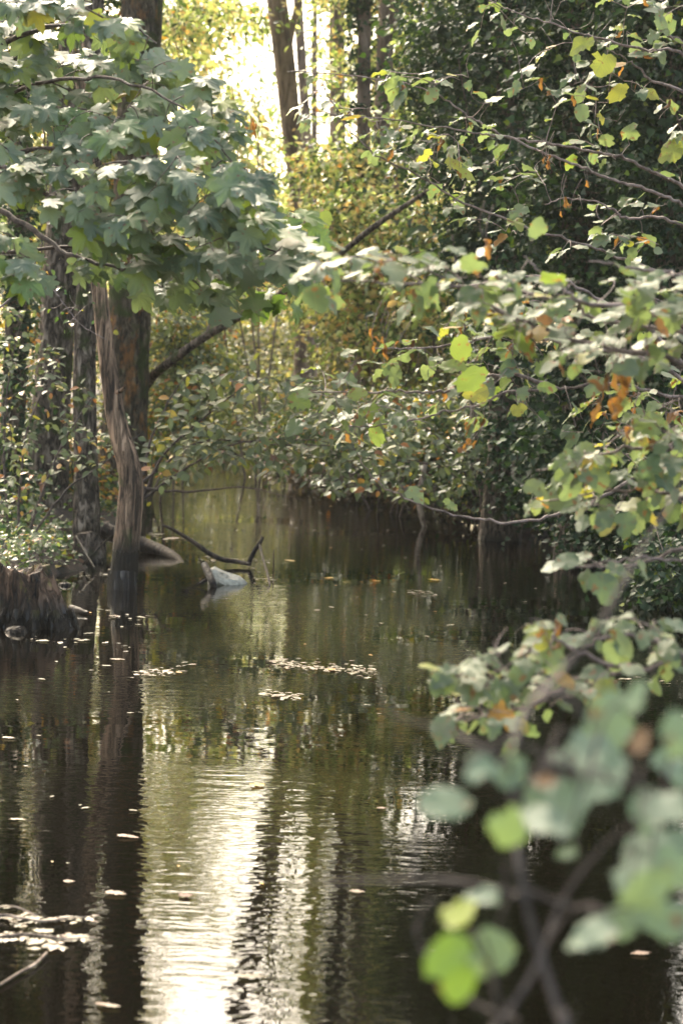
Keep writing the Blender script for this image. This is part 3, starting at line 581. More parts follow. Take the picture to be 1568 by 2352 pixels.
# ------------------------------------------------------------------ arching brambly shrubs over the water (mid distance)
def grown(name, label, cat, base, stems, D, poly, ntarg, leafsize, gap, mat, tmpl, tints, twmat, rstem, dvar=.5, droop=.25, tilt=.4, frac=.75, group=None, jit=.35, sag=.06, dfun=None, dead=0, partstem='stem', rk=.010, wob=.03, pull=(0, 0, 0), bare=0):
    base = np.array(base, float)
    r = thing(name, label, cat, base, group)
    nodes = []; owner = []; tbs = []
    for s in stems:
        pts = [np.array(p) if len(p) == 3 and isinstance(p, np.ndarray) else at(*(list(p) + [D])[:3]) for p in s]
        Q = smooth_path(pts, 7); Q[1:-1] += rng.normal(0, .0035, (len(Q) - 2, 3))
        tb = Tubes(); tb.add(Q, np.linspace(rstem, .0022, len(Q)), 7, .06, 3); tbs.append(tb)
        nodes += list(Q[3:]); owner += [len(tbs) - 1] * (len(Q) - 3)
    T = []
    for p in in_poly(poly, ntarg):
        d = (dfun(p[0], p[1]) if dfun else D) + rng.uniform(-dvar, dvar); T.append(at(p[0], p[1], d))
    tw = grow(nodes, T, owner, sag=sag, r_k=rk, wob=wob)
    if bare:
        T2 = [at(p[0], p[1], (dfun(p[0], p[1]) if dfun else D) + rng.uniform(-dvar, dvar)) for p in in_poly(poly, bare)]
        nn_ = nodes + [q_ for t_ in tw for q_ in t_[0][1:]]; oo_ = owner + [t_[2] for t_ in tw for q_ in t_[0][1:]]
        for path, rr, o_ in grow(nn_, T2, oo_, sag=.03, r_k=.004, wob=wob * 1.6): tbs[o_].add(path, rr * .8, 4)
    for path, rr, o_ in tw: tbs[o_].add(path, rr, 4)
    for tb in tbs: tb.build('branch', twmat, r, base)
    P, Dd, Nn = twig_leaves(tw, gap, frac, droop, tilt, jit, pull=pull)
    P = P; n = len(P); k = P[:, 2] > .02; P, Dd, Nn = P[k], Dd[k], Nn[k]; n = len(P)
    lo, hi, ph_, lo2, hi2 = tints
    t = np.where(rng.random(n) < ph_, rng.uniform(lo2, hi2, n), rng.uniform(lo, hi, n))
    leaves('leaves', tmpl, P, Dd, Nn, leafsize * rng.uniform(.55, 1.15, n), t, mat, r, base)
    if dead:
        ii = rng.choice(n, min(n, dead), replace=False)
        leaves('withered_leaves', CURL, P[ii], rng.normal(0, .3, (len(ii), 3)) + [0, 0, -1], rng.normal(0, 1, (len(ii), 3)), leafsize * .85 * rng.uniform(.6, 1.1, len(ii)), rng.uniform(.94, 1, len(ii)), mat, r, base)
    return r

L = 17.0
grown('bramble_shrub', 'arching shrub with pale sheened leaves leaning from the left bank over the water', 'bush', at(330, 1170, L) * [1, 1, 0] + [0, 0, .05],
      [[(330, 1140), (380, 1040), (470, 960), (560, 890), (660, 850)], [(325, 1150), (420, 1080), (540, 1020), (700, 1010), (860, 1040)], [(325, 1110), (400, 1050), (480, 1010), (620, 1020), (800, 1030), (980, 1100)], [(330, 1120), (430, 1130), (560, 1120), (700, 1150)], [(330, 1090), (350, 1000), (400, 900), (440, 850)]],
      L, [(385, 900), (450, 830), (620, 860), (800, 880), (960, 960), (940, 1060), (820, 1090), (700, 1090), (600, 1075), (500, 1060), (420, 1120), (340, 1110)], 330, .115, .06, MT['sheen'], SMALL, (.05, .72, .08, .8, 1), MT['twig_dark'], .014, dvar=.8, frac=.9, tilt=.55, bare=110)
L = 19.5
grown('bramble_shrub', 'tangled shrub hanging from the right over the dark inlet', 'bush', at(1080, 1150, L) * [1, 1, 0] + [0, 0, .1],
      [[(1090, 1140), (1040, 1040), (960, 980), (860, 960)], [(1090, 1130), (1000, 1070), (880, 1060), (760, 1110)], [(1100, 1120), (1060, 1000), (1020, 930), (960, 880)]],
      L, [(740, 960), (900, 900), (1060, 900), (1110, 1000), (1100, 1120), (1000, 1140), (900, 1150), (790, 1130), (700, 1130)], 260, .11, .06, MT['sheen'], SMALL, (.0, .72, .08, .85, 1), MT['twig_dark'], .012, dvar=.8, frac=.85, tilt=.5, bare=110)
L = 15.5
grown('bramble_shrub', 'mixed green and orange shrub in front of the grey trunks on the left bank', 'bush', gbase(60, L),
      [[(40, 1240), (60, 1000), (120, 860), (160, 780)], [(60, 1240), (130, 1050), (200, 930), (240, 900)], [(20, 1240), (10, 1000), (30, 820), (60, 700)], [(60, 1250), (150, 1130), (230, 1070), (330, 990)]],
      L, [(0, 700), (100, 720), (160, 850), (230, 930), (350, 990), (250, 1080), (140, 1100), (60, 1200), (0, 1220)], 150, .08, .055, MT['sheen'], SMALL, (.05, .75, .17, .8, 1), MT['twig_dark'], .012, dvar=.6, frac=.9, tilt=.5)
L = 13.2
grown('bank_plant', 'low pale leaved plant on the left bank above the stump', 'plant', gbase(20, L),
      [[(10, 1330), (20, 1290), (40, 1250)], [(0, 1330), (60, 1290), (110, 1260)], [(0, 1330), (0, 1280), (10, 1240)]],
      L, [(-20, 1225), (60, 1225), (130, 1215), (135, 1240), (60, 1265), (0, 1300)], 60, .055, .035, MT['hazel'], SMALL, (.0, .7, .15, .86, .95), MT['twig_dark'], .006, dvar=.25, frac=.95, tilt=.4)
L = 12.0
grown('bank_plant', 'small leafy sprig at the left edge beside the stump', 'plant', gbase(-10, L),
      [[(-20, 1480), (0, 1430), (10, 1380)], [(-20, 1460), (-10, 1350), (5, 1300)]],
      L, [(-20, 1300), (10, 1320), (12, 1400), (20, 1440), (-20, 1450)], 14, .05, .04, MT['shrub'], SMALL, (.1, .7, .1, .8, .9), MT['twig_dark'], .005, dvar=.1, frac=.9)

# ------------------------------------------------------------------ maple branch upper left
L = 7.4
mb = np.array([-2.6, 8.0, float(ground_z(-2.6, 8.0))])
mpoly = [(-60, -60), (60, -60), (110, -30), (200, 0), (290, 50), (390, 120), (480, 200), (510, 250), (540, 340), (600, 440), (690, 540), (640, 600), (560, 610), (510, 700), (440, 720), (400, 640), (340, 710), (270, 640), (160, 620), (150, 500), (60, 450), (-40, 440)]
def md(x, y): return 7.6 - .9 * ((x + 0) / 700) + .3 * math.sin(y / 90)
grown('maple_tree', 'maple boughs with large grey green lobed leaves filling the upper left', 'tree', mb,
      [[mb, at(-260, 700, 8.0), at(-120, 300, 8.0), at(60, 200, 7.7), at(250, 180, 7.3), at(420, 250, 7.0), at(560, 400, 6.8)],
       [at(-160, 400, 8.0), at(0, 380, 7.7), at(150, 470, 7.4), at(330, 500, 7.2), at(500, 530, 7.0), at(690, 600, 6.8)],
       [at(-140, 340, 8.0), at(0, 350, 7.7), at(180, 340, 7.5), at(330, 360, 7.2), at(460, 430, 7.0)],
       [at(-140, 250, 8.0), at(-20, 120, 7.8), at(130, 60, 7.6), at(290, 60, 7.3), at(360, 100, 7.2)],
       [at(-100, 420, 7.8), at(60, 520, 7.5), at(170, 590, 7.3), at(300, 620, 7.2), at(440, 640, 7.1)]],
      7.4, mpoly, 300, .14, .07, MT['maple'], MAPLE, (.0, .62, .13, .7, .97), MT['twig_dark'], .014, dvar=.35, droop=.25, tilt=.75, frac=.75, dfun=md, jit=.2, bare=50, pull=(1.0, -.6, -.5), dead=4, rk=.014)
grown('maple_tree', 'smaller maple sprig reaching in from the left edge below the main boughs', 'tree', np.array([-2.7, 7.2, float(ground_z(-2.7, 7.2))]),
      [[np.array([-2.7, 7.2, .3]), at(-200, 620, 7.0), at(-60, 540, 6.9), at(60, 590, 6.8)]],
      6.8, [(-40, 500), (20, 500), (80, 580), (105, 630), (40, 630), (-40, 600)], 16, .11, .05, MT['maple'], MAPLE, (.2, .7, .15, .75, .9), MT['twig_dark'], .006, dvar=.2, droop=.7, tilt=.6)
mp_b = grown('maple_tree', 'maple bough with brighter green leaves at the right tip, over the leaning grey trunk', 'tree', np.array([-2.9, 8.6, float(ground_z(-2.9, 8.6))]),
      [[np.array([-2.9, 8.6, .3]), at(-240, 760, 8.3), at(-60, 600, 8.0), at(200, 560, 7.8), at(420, 545, 7.6), at(560, 540, 7.5), at(690, 590, 7.4), at(760, 640, 7.4)]],
      7.5, [(480, 470), (600, 440), (720, 500), (760, 560), (740, 640), (640, 700), (520, 690), (480, 600)], 34, .135, .09, MT['maple'], MAPLE, (.62, .84, .1, .5, .6), MT['twig_dark'], .010, dvar=.25, droop=.45, tilt=.35, jit=.3, dead=6, pull=(.4, -.2, -.2))
# bare twigs in front of the left trunks
grown('bare_sapling', 'thin bare forked branch crossing the left trunks', 'branch', gbase(-60, 12.5),
      [[gbase(-60, 12.5), at(-60, 900, 12.3), at(-10, 640, 12.2), at(70, 620, 12.1), at(120, 660, 12), at(180, 740, 12), at(245, 780, 12)], [at(-60, 760, 12), at(20, 690, 12), at(75, 625, 12), at(110, 590, 12)]],
      12, [(20, 600), (120, 600), (250, 700), (200, 780), (60, 720)], 22, .05, .12, MT['shrub'], SMALL, (.2, .7, .3, .8, .95), MT['twig'], .009, dvar=.2)

# ------------------------------------------------------------------ hazels on the right
hb = np.array([2.25, 8.6, float(ground_z(2.25, 8.6))])
L = 8.2
hz_a = grown('hazel_tree', 'sharp thin hazel branches with pale drooping leaves across the dark ivy', 'tree', hb,
      [[hb, at(1800, 1100, 8.4), at(1700, 760, 8.3), at(1568, 650, 8.2), (1414, 588), (1334, 560), (1214, 522), (1064, 465), (954, 400), (849, 345), (784, 270), (740, 190)],
       [at(1700, 760, 8.3), at(1640, 520, 8.2), (1568, 470), (1484, 435), (1409, 415), (1334, 385), (1244, 350), (1134, 300), (1064, 260), (999, 215), (864, 180), (660, 165)],
       [at(1640, 520, 8.2), (1568, 430), (1504, 400), (1434, 365), (1349, 345), (1234, 325), (1124, 310), (1060, 300), (900, 275), (760, 262)],
       [at(1700, 760, 8.3), at(1640, 300, 8.2), (1568, 130), (1484, 115), (1384, 90), (1309, 70), (1219, 40), (1100, -10)],
       [(1640, 300), (1568, 210), (1494, 185), (1449, 145), (1399, 115)],
       [(1640, 300), (1568, 110), (1534, 80), (1514, 45), (1479, 0), (1460, -60)],
       [(1640, 540), (1568, 520), (1509, 500), (1434, 500), (1399, 475), (1314, 455), (1250, 470)]],
      L, [(700, 150), (900, 150), (1100, 150), (1080, -20), (1600, -20), (1600, 640), (1400, 600), (1200, 560), (1000, 470), (820, 320), (660, 300)], 140, .079, .075, MT['hazel'], HAZEL, (.0, .6, .13, .65, .93), MT['twig'], .0085, dvar=.25, droop=.10, tilt=.18, jit=.2, dead=24, bare=90, pull=(-.3, 0, -.05), rk=.007, frac=.6)
hb2 = np.array([2.1, 7.5, float(ground_z(2.1, 7.5))])
hz_b = grown('hazel_tree', 'hazel with green ribbed leaves on fine twigs over the middle of the water', 'tree', hb2,
      [[hb2, at(1800, 1200, 7.4), at(1650, 950, 7.2), (1500, 900), (1400, 880), (1284, 893), (1174, 898), (1084, 933), (969, 958), (874, 978), (784, 978)],
       [(1650, 950), (1500, 830), (1350, 800), (1250, 780), (1150, 770), (1060, 790), (960, 800), (860, 800)],
       [(1650, 950), (1568, 1000), (1500, 1060), (1400, 1130), (1280, 1180), (1190, 1200), (1100, 1193), (1004, 1173), (914, 1138), (849, 1088), (820, 1040)],
       [(1650, 950), (1500, 760), (1380, 690), (1280, 640), (1180, 640), (1040, 660), (950, 690)],
       [(1280, 893), (1180, 860), (1100, 870), (1020, 900), (930, 900), (850, 900), (700, 900)]],
      7.2, [(680, 880), (850, 780), (1050, 700), (1300, 680), (1600, 660), (1600, 1060), (1450, 1060), (1300, 1000), (1150, 960), (1000, 980), (860, 1010), (780, 1000), (680, 960)], 140, .079, .075, MT['hazel'], HAZEL, (.0, .64, .16, .66, .95), MT['twig'], .008, dvar=.3, droop=.10, tilt=.24, jit=.22, dead=40, bare=110, pull=(-.3, 0, -.05), rk=.006, frac=.6)
hz_d = grown('hazel_tree', 'hazel boughs with flat leaves low at the right edge above the water', 'tree', np.array([1.9, 5.4, float(ground_z(1.9, 5.4))]),
      [[np.array([1.9, 5.4, .2]), at(1750, 1300, 5.4), at(1600, 1160, 5.3), (1500, 1130), (1380, 1130), (1260, 1150)], [at(1680, 1250, 5.3), (1568, 1260), (1480, 1290), (1380, 1300), (1290, 1300)], [at(1680, 1200, 5.3), (1568, 1050), (1450, 1030), (1330, 1060), (1230, 1080)]],
      5.3, [(1190, 1150), (1230, 1080), (1330, 1040), (1450, 960), (1600, 900), (1600, 1180), (1440, 1190), (1320, 1180)], 60, .075, .055, MT['hazel'], HAZEL, (.0, .62, .14, .65, .92), MT['twig'], .008, dvar=.25, droop=.3, tilt=.5, jit=.28, dead=8, rk=.006, bare=40)
grown('hazel_sprig', 'small sprig of three grey green leaves against the dark water at the right', 'branch', np.array([1.75, 5.0, float(ground_z(1.75, 5.0))]),
      [[np.array([1.75, 5.0, .2]), at(1700, 1350, 5.0), at(1560, 1290, 4.9), (1450, 1285), (1340, 1300)]],
      4.9, [(1285, 1290), (1350, 1275), (1450, 1270), (1480, 1290), (1400, 1310), (1300, 1310)], 7, .075, .07, MT['hazel'], HAZEL, (.0, .5, 0, .6, .7), MT['twig'], .005, dvar=.1, droop=.25, tilt=.7, jit=.2, rk=.005)
# softly blurred layer closer to the camera
hb3 = np.array([1.7, 5.2, float(ground_z(1.7, 5.2))])
hz_c = grown('hazel_tree', 'softly blurred hazel boughs with crowded pale leaves spreading from the right edge', 'tree', hb3,
      [[hb3, at(1800, 1200, 5.3), at(1650, 800, 5.2), (1568, 763), (1434, 743), (1349, 723), (1314, 683), (1249, 633), (1204, 588)],
       [at(1650, 800, 5.2), (1500, 720), (1300, 690), (1100, 660), (900, 650), (740, 640)],
       [at(1700, 900, 5.2), (1560, 830), (1400, 800), (1250, 760), (1120, 700), (980, 620)],
       [at(1650, 800, 5.2), (1600, 650), (1480, 620), (1350, 600)]],
      5.1, [(660, 620), (760, 570), (960, 560), (1100, 590), (1240, 630), (1400, 640), (1600, 620), (1600, 830), (1450, 840), (1300, 830), (1200, 780), (1050, 740), (900, 690), (740, 680)], 130, .072, .055, MT['hazel'], HAZEL, (.0, .62, .12, .66, .95), MT['twig'], .009, dvar=.3, droop=.08, tilt=.36, jit=.2, dead=14, bare=40, pull=(-.3, 0, -.05), rk=.006)
# cluster over the water at the lower right
grown('hazel_tree', 'clump of sage green leaves with brown edges over the water above the blurred branch', 'tree', np.array([1.5, 4.0, float(ground_z(1.5, 4.0))]),
      [[np.array([1.5, 4.0, .2]), at(1750, 1700, 4.2), at(1600, 1530, 4.2), (1460, 1540), (1330, 1560), (1200, 1560), (1060, 1600)], [(1600, 1530), (1480, 1460), (1380, 1470), (1300, 1510)], [(1460, 1540), (1330, 1500), (1240, 1440)], [(1330, 1560), (1220, 1620), (1120, 1640), (1040, 1660)]],
      4.2, [(1000, 1540), (1080, 1500), (1170, 1430), (1290, 1400), (1300, 1450), (1400, 1410), (1540, 1420), (1540, 1540), (1440, 1600), (1340, 1600), (1220, 1680), (1100, 1680), (1000, 1650)], 75, .062, .045, MT['hazel'], HAZEL, (.0, .55, .16, .6, .94), MT['twig'], .007, dvar=.2, droop=.28, tilt=.6, jit=.24, dead=8, rk=.005, bare=25)

def extra(par, items, tmpl, mat, name='leaves'):     # (px, py, D, length in picture units, direction in view, tint)
    P = []; D_ = []; Nn = []; S = []; T_ = []; tb = Tubes()
    for (px, py, d, lp, an, ti) in items:
        a = math.radians(an); dr = math.cos(a) * rt + math.sin(a) * up + fwd * rng.uniform(-.3, .3)
        c = at(px, py, d); k = d / F; p = c - unit(dr) * lp * k * .5
        tb.add(smooth_path([p, p - unit(dr) * .03 + [0, 0, .02], p - unit(dr) * .05 + [.02, 0, .06]], 3), np.linspace(.0009, .0013, 7), 4)
        P.append(p); D_.append(dr); Nn.append(np.array([rng.normal(0, .3), -.8, .6])); S.append(lp * k); T_.append(ti)
    b = np.array(par.location)
    leaves(name, tmpl, np.array(P), np.array(D_), np.array(Nn), np.array(S), np.array(T_), mat, par, b)
    tb.build('petiole_sprays', MT['twig'], par, b)
extra(hz_b, [(685, 925, 7, 58, -10, .72), (1040, 845, 6.6, 60, 190, .74), (1090, 875, 6.6, 70, 250, .72), (1060, 800, 6.6, 60, 70, .73), (1255, 890, 6.6, 46, 0, .72), (850, 945, 7, 44, 240, .73), (912, 962, 7, 46, 200, .72), (1190, 942, 7, 38, 10, .82), (1095, 905, 6.8, 60, 200, .84), (955, 1135, 6.8, 50, -20, .4), (1035, 1162, 6.8, 44, -15, .6), (820, 905, 7, 44, 0, .75)], HAZEL, MT['hazel'])
extra(hz_d, [(1392, 1208, 5.2, 52, 230, .86), (1230, 1120, 5.3, 60, -10, .5), (1290, 1155, 5.3, 60, 10, .3), (1350, 1080, 5.3, 60, 0, .5)], HAZEL, MT['hazel'])
extra(hz_a, [(902, 200, 8, 58, 250, .55), (745, 505, 7.8, 46, 80, .74), (1380, 145, 8, 66, 240, .78), (1335, 100, 8, 60, 200, .77), (1335, 258, 8, 44, 260, .3), (1040, 378, 8, 40, 0, .8), (1070, 400, 8, 46, -10, .76), (1490, 215, 8, 46, 0, .82), (1540, 345, 8, 60, 200, .77)], HAZEL, MT['hazel'])
extra(hz_c, [(1235, 525, 5.3, 50, 70, .3), (1450, 700, 5, 56, 80, .74), (1540, 730, 5, 80, 60, .3), (1250, 735, 5, 40, 0, .93)], HAZEL, MT['hazel'])
wl = lambda cx, cy, d, n_, sx, sy, lp: [(cx + rng.normal(0, sx), cy + rng.normal(0, sy), d + rng.uniform(-.06, .06), lp * rng.uniform(.7, 1.2), -90 + rng.normal(0, 25), rng.uniform(.93, .985)) for _ in range(n_)]
extra(hz_c, wl(1405, 920, 4.9, 9, 24, 28, 62) + wl(1440, 870, 4.9, 3, 8, 14, 50) + wl(1222, 800, 5, 3, 8, 14, 40) + wl(1130, 575, 5.2, 2, 8, 10, 44), CURL, MT['hazel'], 'withered_leaves')
extra(hz_b, wl(880, 790, 7, 7, 18, 14, 34) + wl(1072, 1035, 7, 4, 6, 16, 26) + wl(1070, 985, 7, 3, 4, 16, 22) + wl(835, 1020, 7, 2, 4, 12, 26), CURL, MT['hazel'], 'withered_leaves')
extra(hz_a, wl(1255, 375, 8, 4, 8, 10, 28) + wl(1290, 470, 8, 4, 10, 14, 26) + wl(1355, 430, 8, 2, 4, 10, 24), CURL, MT['hazel'], 'withered_leaves')
extra(mp_b, wl(515, 525, 7.3, 7, 12, 24, 46) + wl(575, 300, 7.4, 4, 8, 10, 30), CURL, MT['hazel'], 'withered_leaves')

# ------------------------------------------------------------------ very near blurred sapling
L = 2.3
fb = np.array([.31, 1.35, float(ground_z(.31, 1.35))])
fr = thing('linden_sapling', 'strongly blurred grey branch with round sage leaves close to the camera at lower right', 'tree', fb)
def stem(pts, name='stem'):
    P = [p[0] if isinstance(p[0], np.ndarray) else at(p[0], p[1], p[2] * .77) for p in pts]; R = [.58 * p[-1] * np.array(p[0] if isinstance(p[0], np.ndarray) else [0, p[2] * .77, 0])[1] / F / 2 for p in pts]
    Q = smooth_path(P, 7); rr = np.interp(np.linspace(0, 1, len(Q)), np.linspace(0, 1, len(R)), R)
    tb = Tubes(); tb.add(Q, rr, 9, .05, 5); tb.build(name, MT['twig_mid'], fr, fb); return list(Q)
ns = stem([(fb, 46), (1320, 2500, 2.2, 42), (1285, 2340, 2.25, 38), (1235, 2180, 2.3, 36), (1200, 2040, 2.3, 34), (1182, 1900, 2.35, 30), (1176, 1740, 2.4, 28), (1215, 1620, 2.5, 27), (1300, 1530, 2.7, 26), (1375, 1440, 2.7, 26), (1430, 1340, 2.75, 24), (1480, 1250, 2.8, 20), (1540, 1160, 2.85, 17), (1620, 1000, 2.9, 13)], 'main_stem')
n2 = stem([(1200, 2060, 2.3, 24), (1060, 2025, 2.35, 20), (900, 2022, 2.4, 15), (690, 2028, 2.5, 8)], 'branch')
n3 = stem([(1120, 2380, 2.2, 26), (1190, 2290, 2.25, 24), (1245, 2190, 2.25, 22), (1290, 2070, 2.3, 20), (1380, 1950, 2.3, 16), (1520, 1840, 2.3, 12)], 'branch')
n4 = stem([(1190, 2345, 2.2, 20), (1090, 2305, 2.25, 18), (1010, 2240, 2.3, 13), (960, 2160, 2.35, 8), (950, 2120, 2.35, 6)], 'branch')
n5 = stem([(1180, 1760, 2.4, 22), (1110, 1720, 2.4, 18), (1030, 1680, 2.45, 12), (900, 1640, 2.5, 7), (830, 1560, 2.5, 4)], 'branch')
n6 = stem([(1200, 2040, 2.3, 22), (1300, 2080, 2.3, 16), (1420, 2090, 2.3, 13), (1600, 2040, 2.3, 10)], 'branch')
n7 = stem([(1180, 1800, 2.4, 14), (1300, 1780, 2.3, 12), (1420, 1800, 2.2, 11), (1600, 1850, 2.2, 10)], 'branch')
fp = [  # px, py, length px, width dir angle (deg in picture, 0=right, 90=up), tint
 (1030, 1842, 150, 10, .35), (1290, 1850, 200, 12, .3), (1165, 1905, 120, 250, .6), (1110, 2058, 100, 175, .2), (1400, 1650, 150, 80, .35), (1390, 1780, 160, 30, .3),
 (1540, 1860, 160, 20, .25), (1320, 1740, 130, 190, .3), (1500, 1950, 150, 20, .3), (1240, 1890, 140, 170, .2),
 (1440, 2010, 120, 210, .45), (1350, 2140, 140, 190, .25), (1430, 2130, 120, 240, .35), (1540, 2130, 130, 210, .3), (1480, 2030, 150, 60, .4), (1560, 1680, 130, 100, .3),
 (1020, 2200, 150, 215, .80), (1130, 2200, 140, 260, .5), (1040, 2260, 120, 250, .78), (1060, 2095, 110, 30, .85), (1110, 1760, 100, 10, .3), (1180, 1770, 100, 40, .35), (1560, 1770, 150, -20, .1),
 (1460, 1600, 90, 60, .55), (1300, 1960, 60, 200, .4), (1380, 1720, 150, -10, .15), (1555, 2000, 140, -40, .3), (1470, 1700, 70, 60, .99), (1250, 1800, 60, 200, .99), (1470, 1860, 130, 120, .3), (1560, 1930, 130, 140, .3)]
nodes = ns[8:] + n2[2:] + n3[4:] + n4[3:] + n5[3:] + n6[3:] + n7[3:]
P = []; Dd = []; Nn = []; S = []; tt = []; tb = Tubes()
for (px, py, lp, an, ti) in fp:
    d = 1.74 + rng.uniform(-.12, .2); k = d / F; a = math.radians(an)
    dr = math.cos(a) * rt + math.sin(a) * up + fwd * rng.uniform(-.5, .3)
    c = at(px, py, d); p = c - unit(dr) * lp * k * .5
    j = int(np.argmin([np.linalg.norm(p - q_) for q_ in nodes])); s0 = nodes[j]; u = np.linspace(0, 1, 6)[:, None]
    tb.add(s0 + (p - s0) * u + np.array([0, 0, .03]) * u * (1 - u) * 4, np.linspace(.0022, .001, 6), 5)
    P.append(p); Dd.append(dr); Nn.append(np.array([rng.normal(0, .2), -.62, .8])); S.append(lp * k * .88); tt.append(ti)
tb.build('twigs', MT['twig_mid'], fr, fb)
leaves('leaves', HAZEL, np.array(P), np.array(Dd), np.array(Nn), np.array(S), np.array(tt), MT['fore'], fr, fb, curl=.5)

# ------------------------------------------------------------------ stump
sb = onwater(94, 1438); D0 = sb[1]; k = D0 / F
V = []; nr, ns_ = 14, 56
top = at(50, 1304, D0 + .05); prof_a = np.linspace(0, 2 * PI, ns_, endpoint=False)
rid = .06 * np.sin(prof_a * 7 + .7) + .06 * np.sin(prof_a * 13 + 2) + .05 * rng.normal(size=ns_)
jag = np.convolve(rng.normal(0, .022, ns_), np.ones(4) / 4, 'same') + .02 * np.sin(prof_a * 2 + 1)
for i in range(nr):
    t_ = i / (nr - 1); cz = sb + (top - sb) * t_; cz = cz + np.array([0, 0, -.12 * (1 - t_) ** 3])
    R = (86 - 27 * t_ ** .8 + 20 * (1 - t_) ** 5) * k
    for j in range(ns_):
        rr_ = R * (1 + rid[j] * (1.1 - .35 * t_) + .02 * rng.normal())
        V.append(cz + np.array([math.cos(prof_a[j]) * rr_, math.sin(prof_a[j]) * rr_ * .9, jag[j] * t_ ** 2]))
Fq = []
for i in range(nr - 1):
    for j in range(ns_):
        a = i * ns_ + j; b = i * ns_ + (j + 1) % ns_; Fq.append((a, b, b + ns_, a + ns_))
# sunken broken top
b0 = (nr - 1) * ns_; prev = b0
for rr_, dz in ((.8, -.01), (.55, -.05), (.25, -.06)):
    st = len(V)
    for j in range(ns_):
        p = V[b0 + j]; c = top; V.append(c + (p - c) * rr_ + np.array([0, 0, dz + rng.normal(0, .01)]))
    for j in range(ns_): Fq.append((prev + j, prev + (j + 1) % ns_, st + (j + 1) % ns_, st + j))
    prev = st
V.append(top + [0, 0, -.06]); c_ = len(V) - 1
Fq += [(prev + j, prev + (j + 1) % ns_, c_) for j in range(ns_)]
sr = thing('tree_stump', 'dark rotten stump with ridged sides standing in the water at the left edge', 'stump', sb)
link('stump_body', mkmesh('stump_body', np.array(V), Fq, MT['stump'], sb), sr, sb)
tb = Tubes()
for i in range(5):
    a = -PI / 2 + (i - 2) * .55; p0 = sb + np.array([math.cos(a) * 80 * k, math.sin(a) * 75 * k, .12]); p1 = sb + np.array([math.cos(a) * 125 * k, math.sin(a) * 105 * k, -.06])
    tb.add(smooth_path([p0, (p0 + p1) / 2 + [0, 0, -.03], p1], 4), np.linspace(.028, .012, 9), 7, .1, i)
tb.build('roots', MT['stump'], sr, sb)

# ------------------------------------------------------------------ logs and sticks in the water
def stick(name, label, cat, pts, mat, side=(), sides=9, group=None, rough=.08):
    P = [at(*p[:3]) if p[2] > 0 else onwater(p[0], p[1], -p[2]) for p in pts]; R = [p[3] * P[i][1] / F / 2 for i, p in enumerate(pts)]
    base = P[0].copy(); Q = smooth_path(P, 6); rr = np.interp(np.linspace(0, 1, len(Q)), np.linspace(0, 1, len(R)), R)
    if not side:
        tb = Tubes(); tb.add(Q, rr, sides, rough, 3); o = tb.build(name, mat, None, base); return tag(o, label, cat, group)
    r = thing(name, label, cat, base, group); tb = Tubes(); tb.add(Q, rr, sides, rough, 3); tb.build('main_stem', mat, r, base)
    for s in side:
        P = [at(*p[:3]) for p in s]; R = [p[3] * p[2] / F / 2 for p in s]; Q = smooth_path(P, 5); rr = np.interp(np.linspace(0, 1, len(Q)), np.linspace(0, 1, len(R)), R)
        tb = Tubes(); tb.add(Q, rr, 6, .05); tb.build('side_branch', mat, r, base)
    return r
stick('fallen_log', 'dark fallen log running into the water behind the bent dead trunk', 'log', [(236, 1215, 17.0, 40), (290, 1238, 17.0, 38), (335, 1252, 17, 34), (375, 1266, 16.8, 28), (405, 1282, 16.5, 20), (425, 1300, 16.2, 8)], MT['wood_wet'], sides=14)
stick('fallen_branch', 'dark curved dead branch rising from the water left of the white rock', 'branch', [(372, 1206, 16, 5), (395, 1215, 16, 8), (440, 1242, 16, 10), (480, 1270, 16, 12), (510, 1284, 16, 12), (545, 1290, 16, 11), (575, 1296, 15.9, 8)], MT['wood_wet'],
      side=[[(572, 1292, 16, 12), (582, 1270, 16, 12), (594, 1252, 16, 11), (604, 1233, 16, 8)], [(596, 1250, 16, 5), (606, 1290, 15.4, 6), (616, 1325, 14.8, 6), (620, 1345, 14.6, 5)]])
stick('branch_stub', 'short dark stub of wood leaning against the white rock', 'branch', [(492, 1352, 14.4, 16), (487, 1336, 14.4, 17), (477, 1315, 14.5, 18), (469, 1296, 14.6, 15), (467, 1290, 14.6, 8)], MT['wood_wet'], side=[[(470, 1300, 14.6, 5), (462, 1290, 14.6, 4), (456, 1278, 14.6, 2)], [(482, 1326, 14.5, 6), (466, 1334, 14.45, 4), (454, 1342, 14.4, 2)]])
stick('standing_stick', 'pale bent stick standing in the dark water below the right shrub', 'stick', [(978, 1062, 21, 9), (970, 1100, 21, 13), (962, 1140, 21, 12), (966, 1175, 21, 12), (978, 1222, 21, 12)], MT['wood_pale'])
stick('thin_stick', 'thin upright stick right of the dead branch in the water', 'stick', [(629, 1262, 15.7, 2.5), (628, 1300, 15.7, 3), (628, 1325, 15.7, 3)], MT['wood_wet'], sides=5)
stick('leaning_stick', 'crossed thin stick leaning on the bank beside the bent dead trunk', 'stick', [(258, 1228, 14.9, 4), (225, 1262, 15.2, 5), (180, 1308, 15.6, 6)], MT['wood_wet'], sides=6)
stick('leaning_stick', 'second thin stick crossing the other beside the dead trunk', 'stick', [(176, 1232, 15.6, 4), (196, 1268, 15.4, 5), (218, 1305, 15.2, 5)], MT['wood_wet'], sides=6)
stick('mossy_log', 'short pale log end in the water right of the stump', 'log', [(165, 1398, 12.7, 20), (182, 1402, 12.6, 16), (203, 1408, 12.5, 8)], MT['wood_wet'], sides=10)

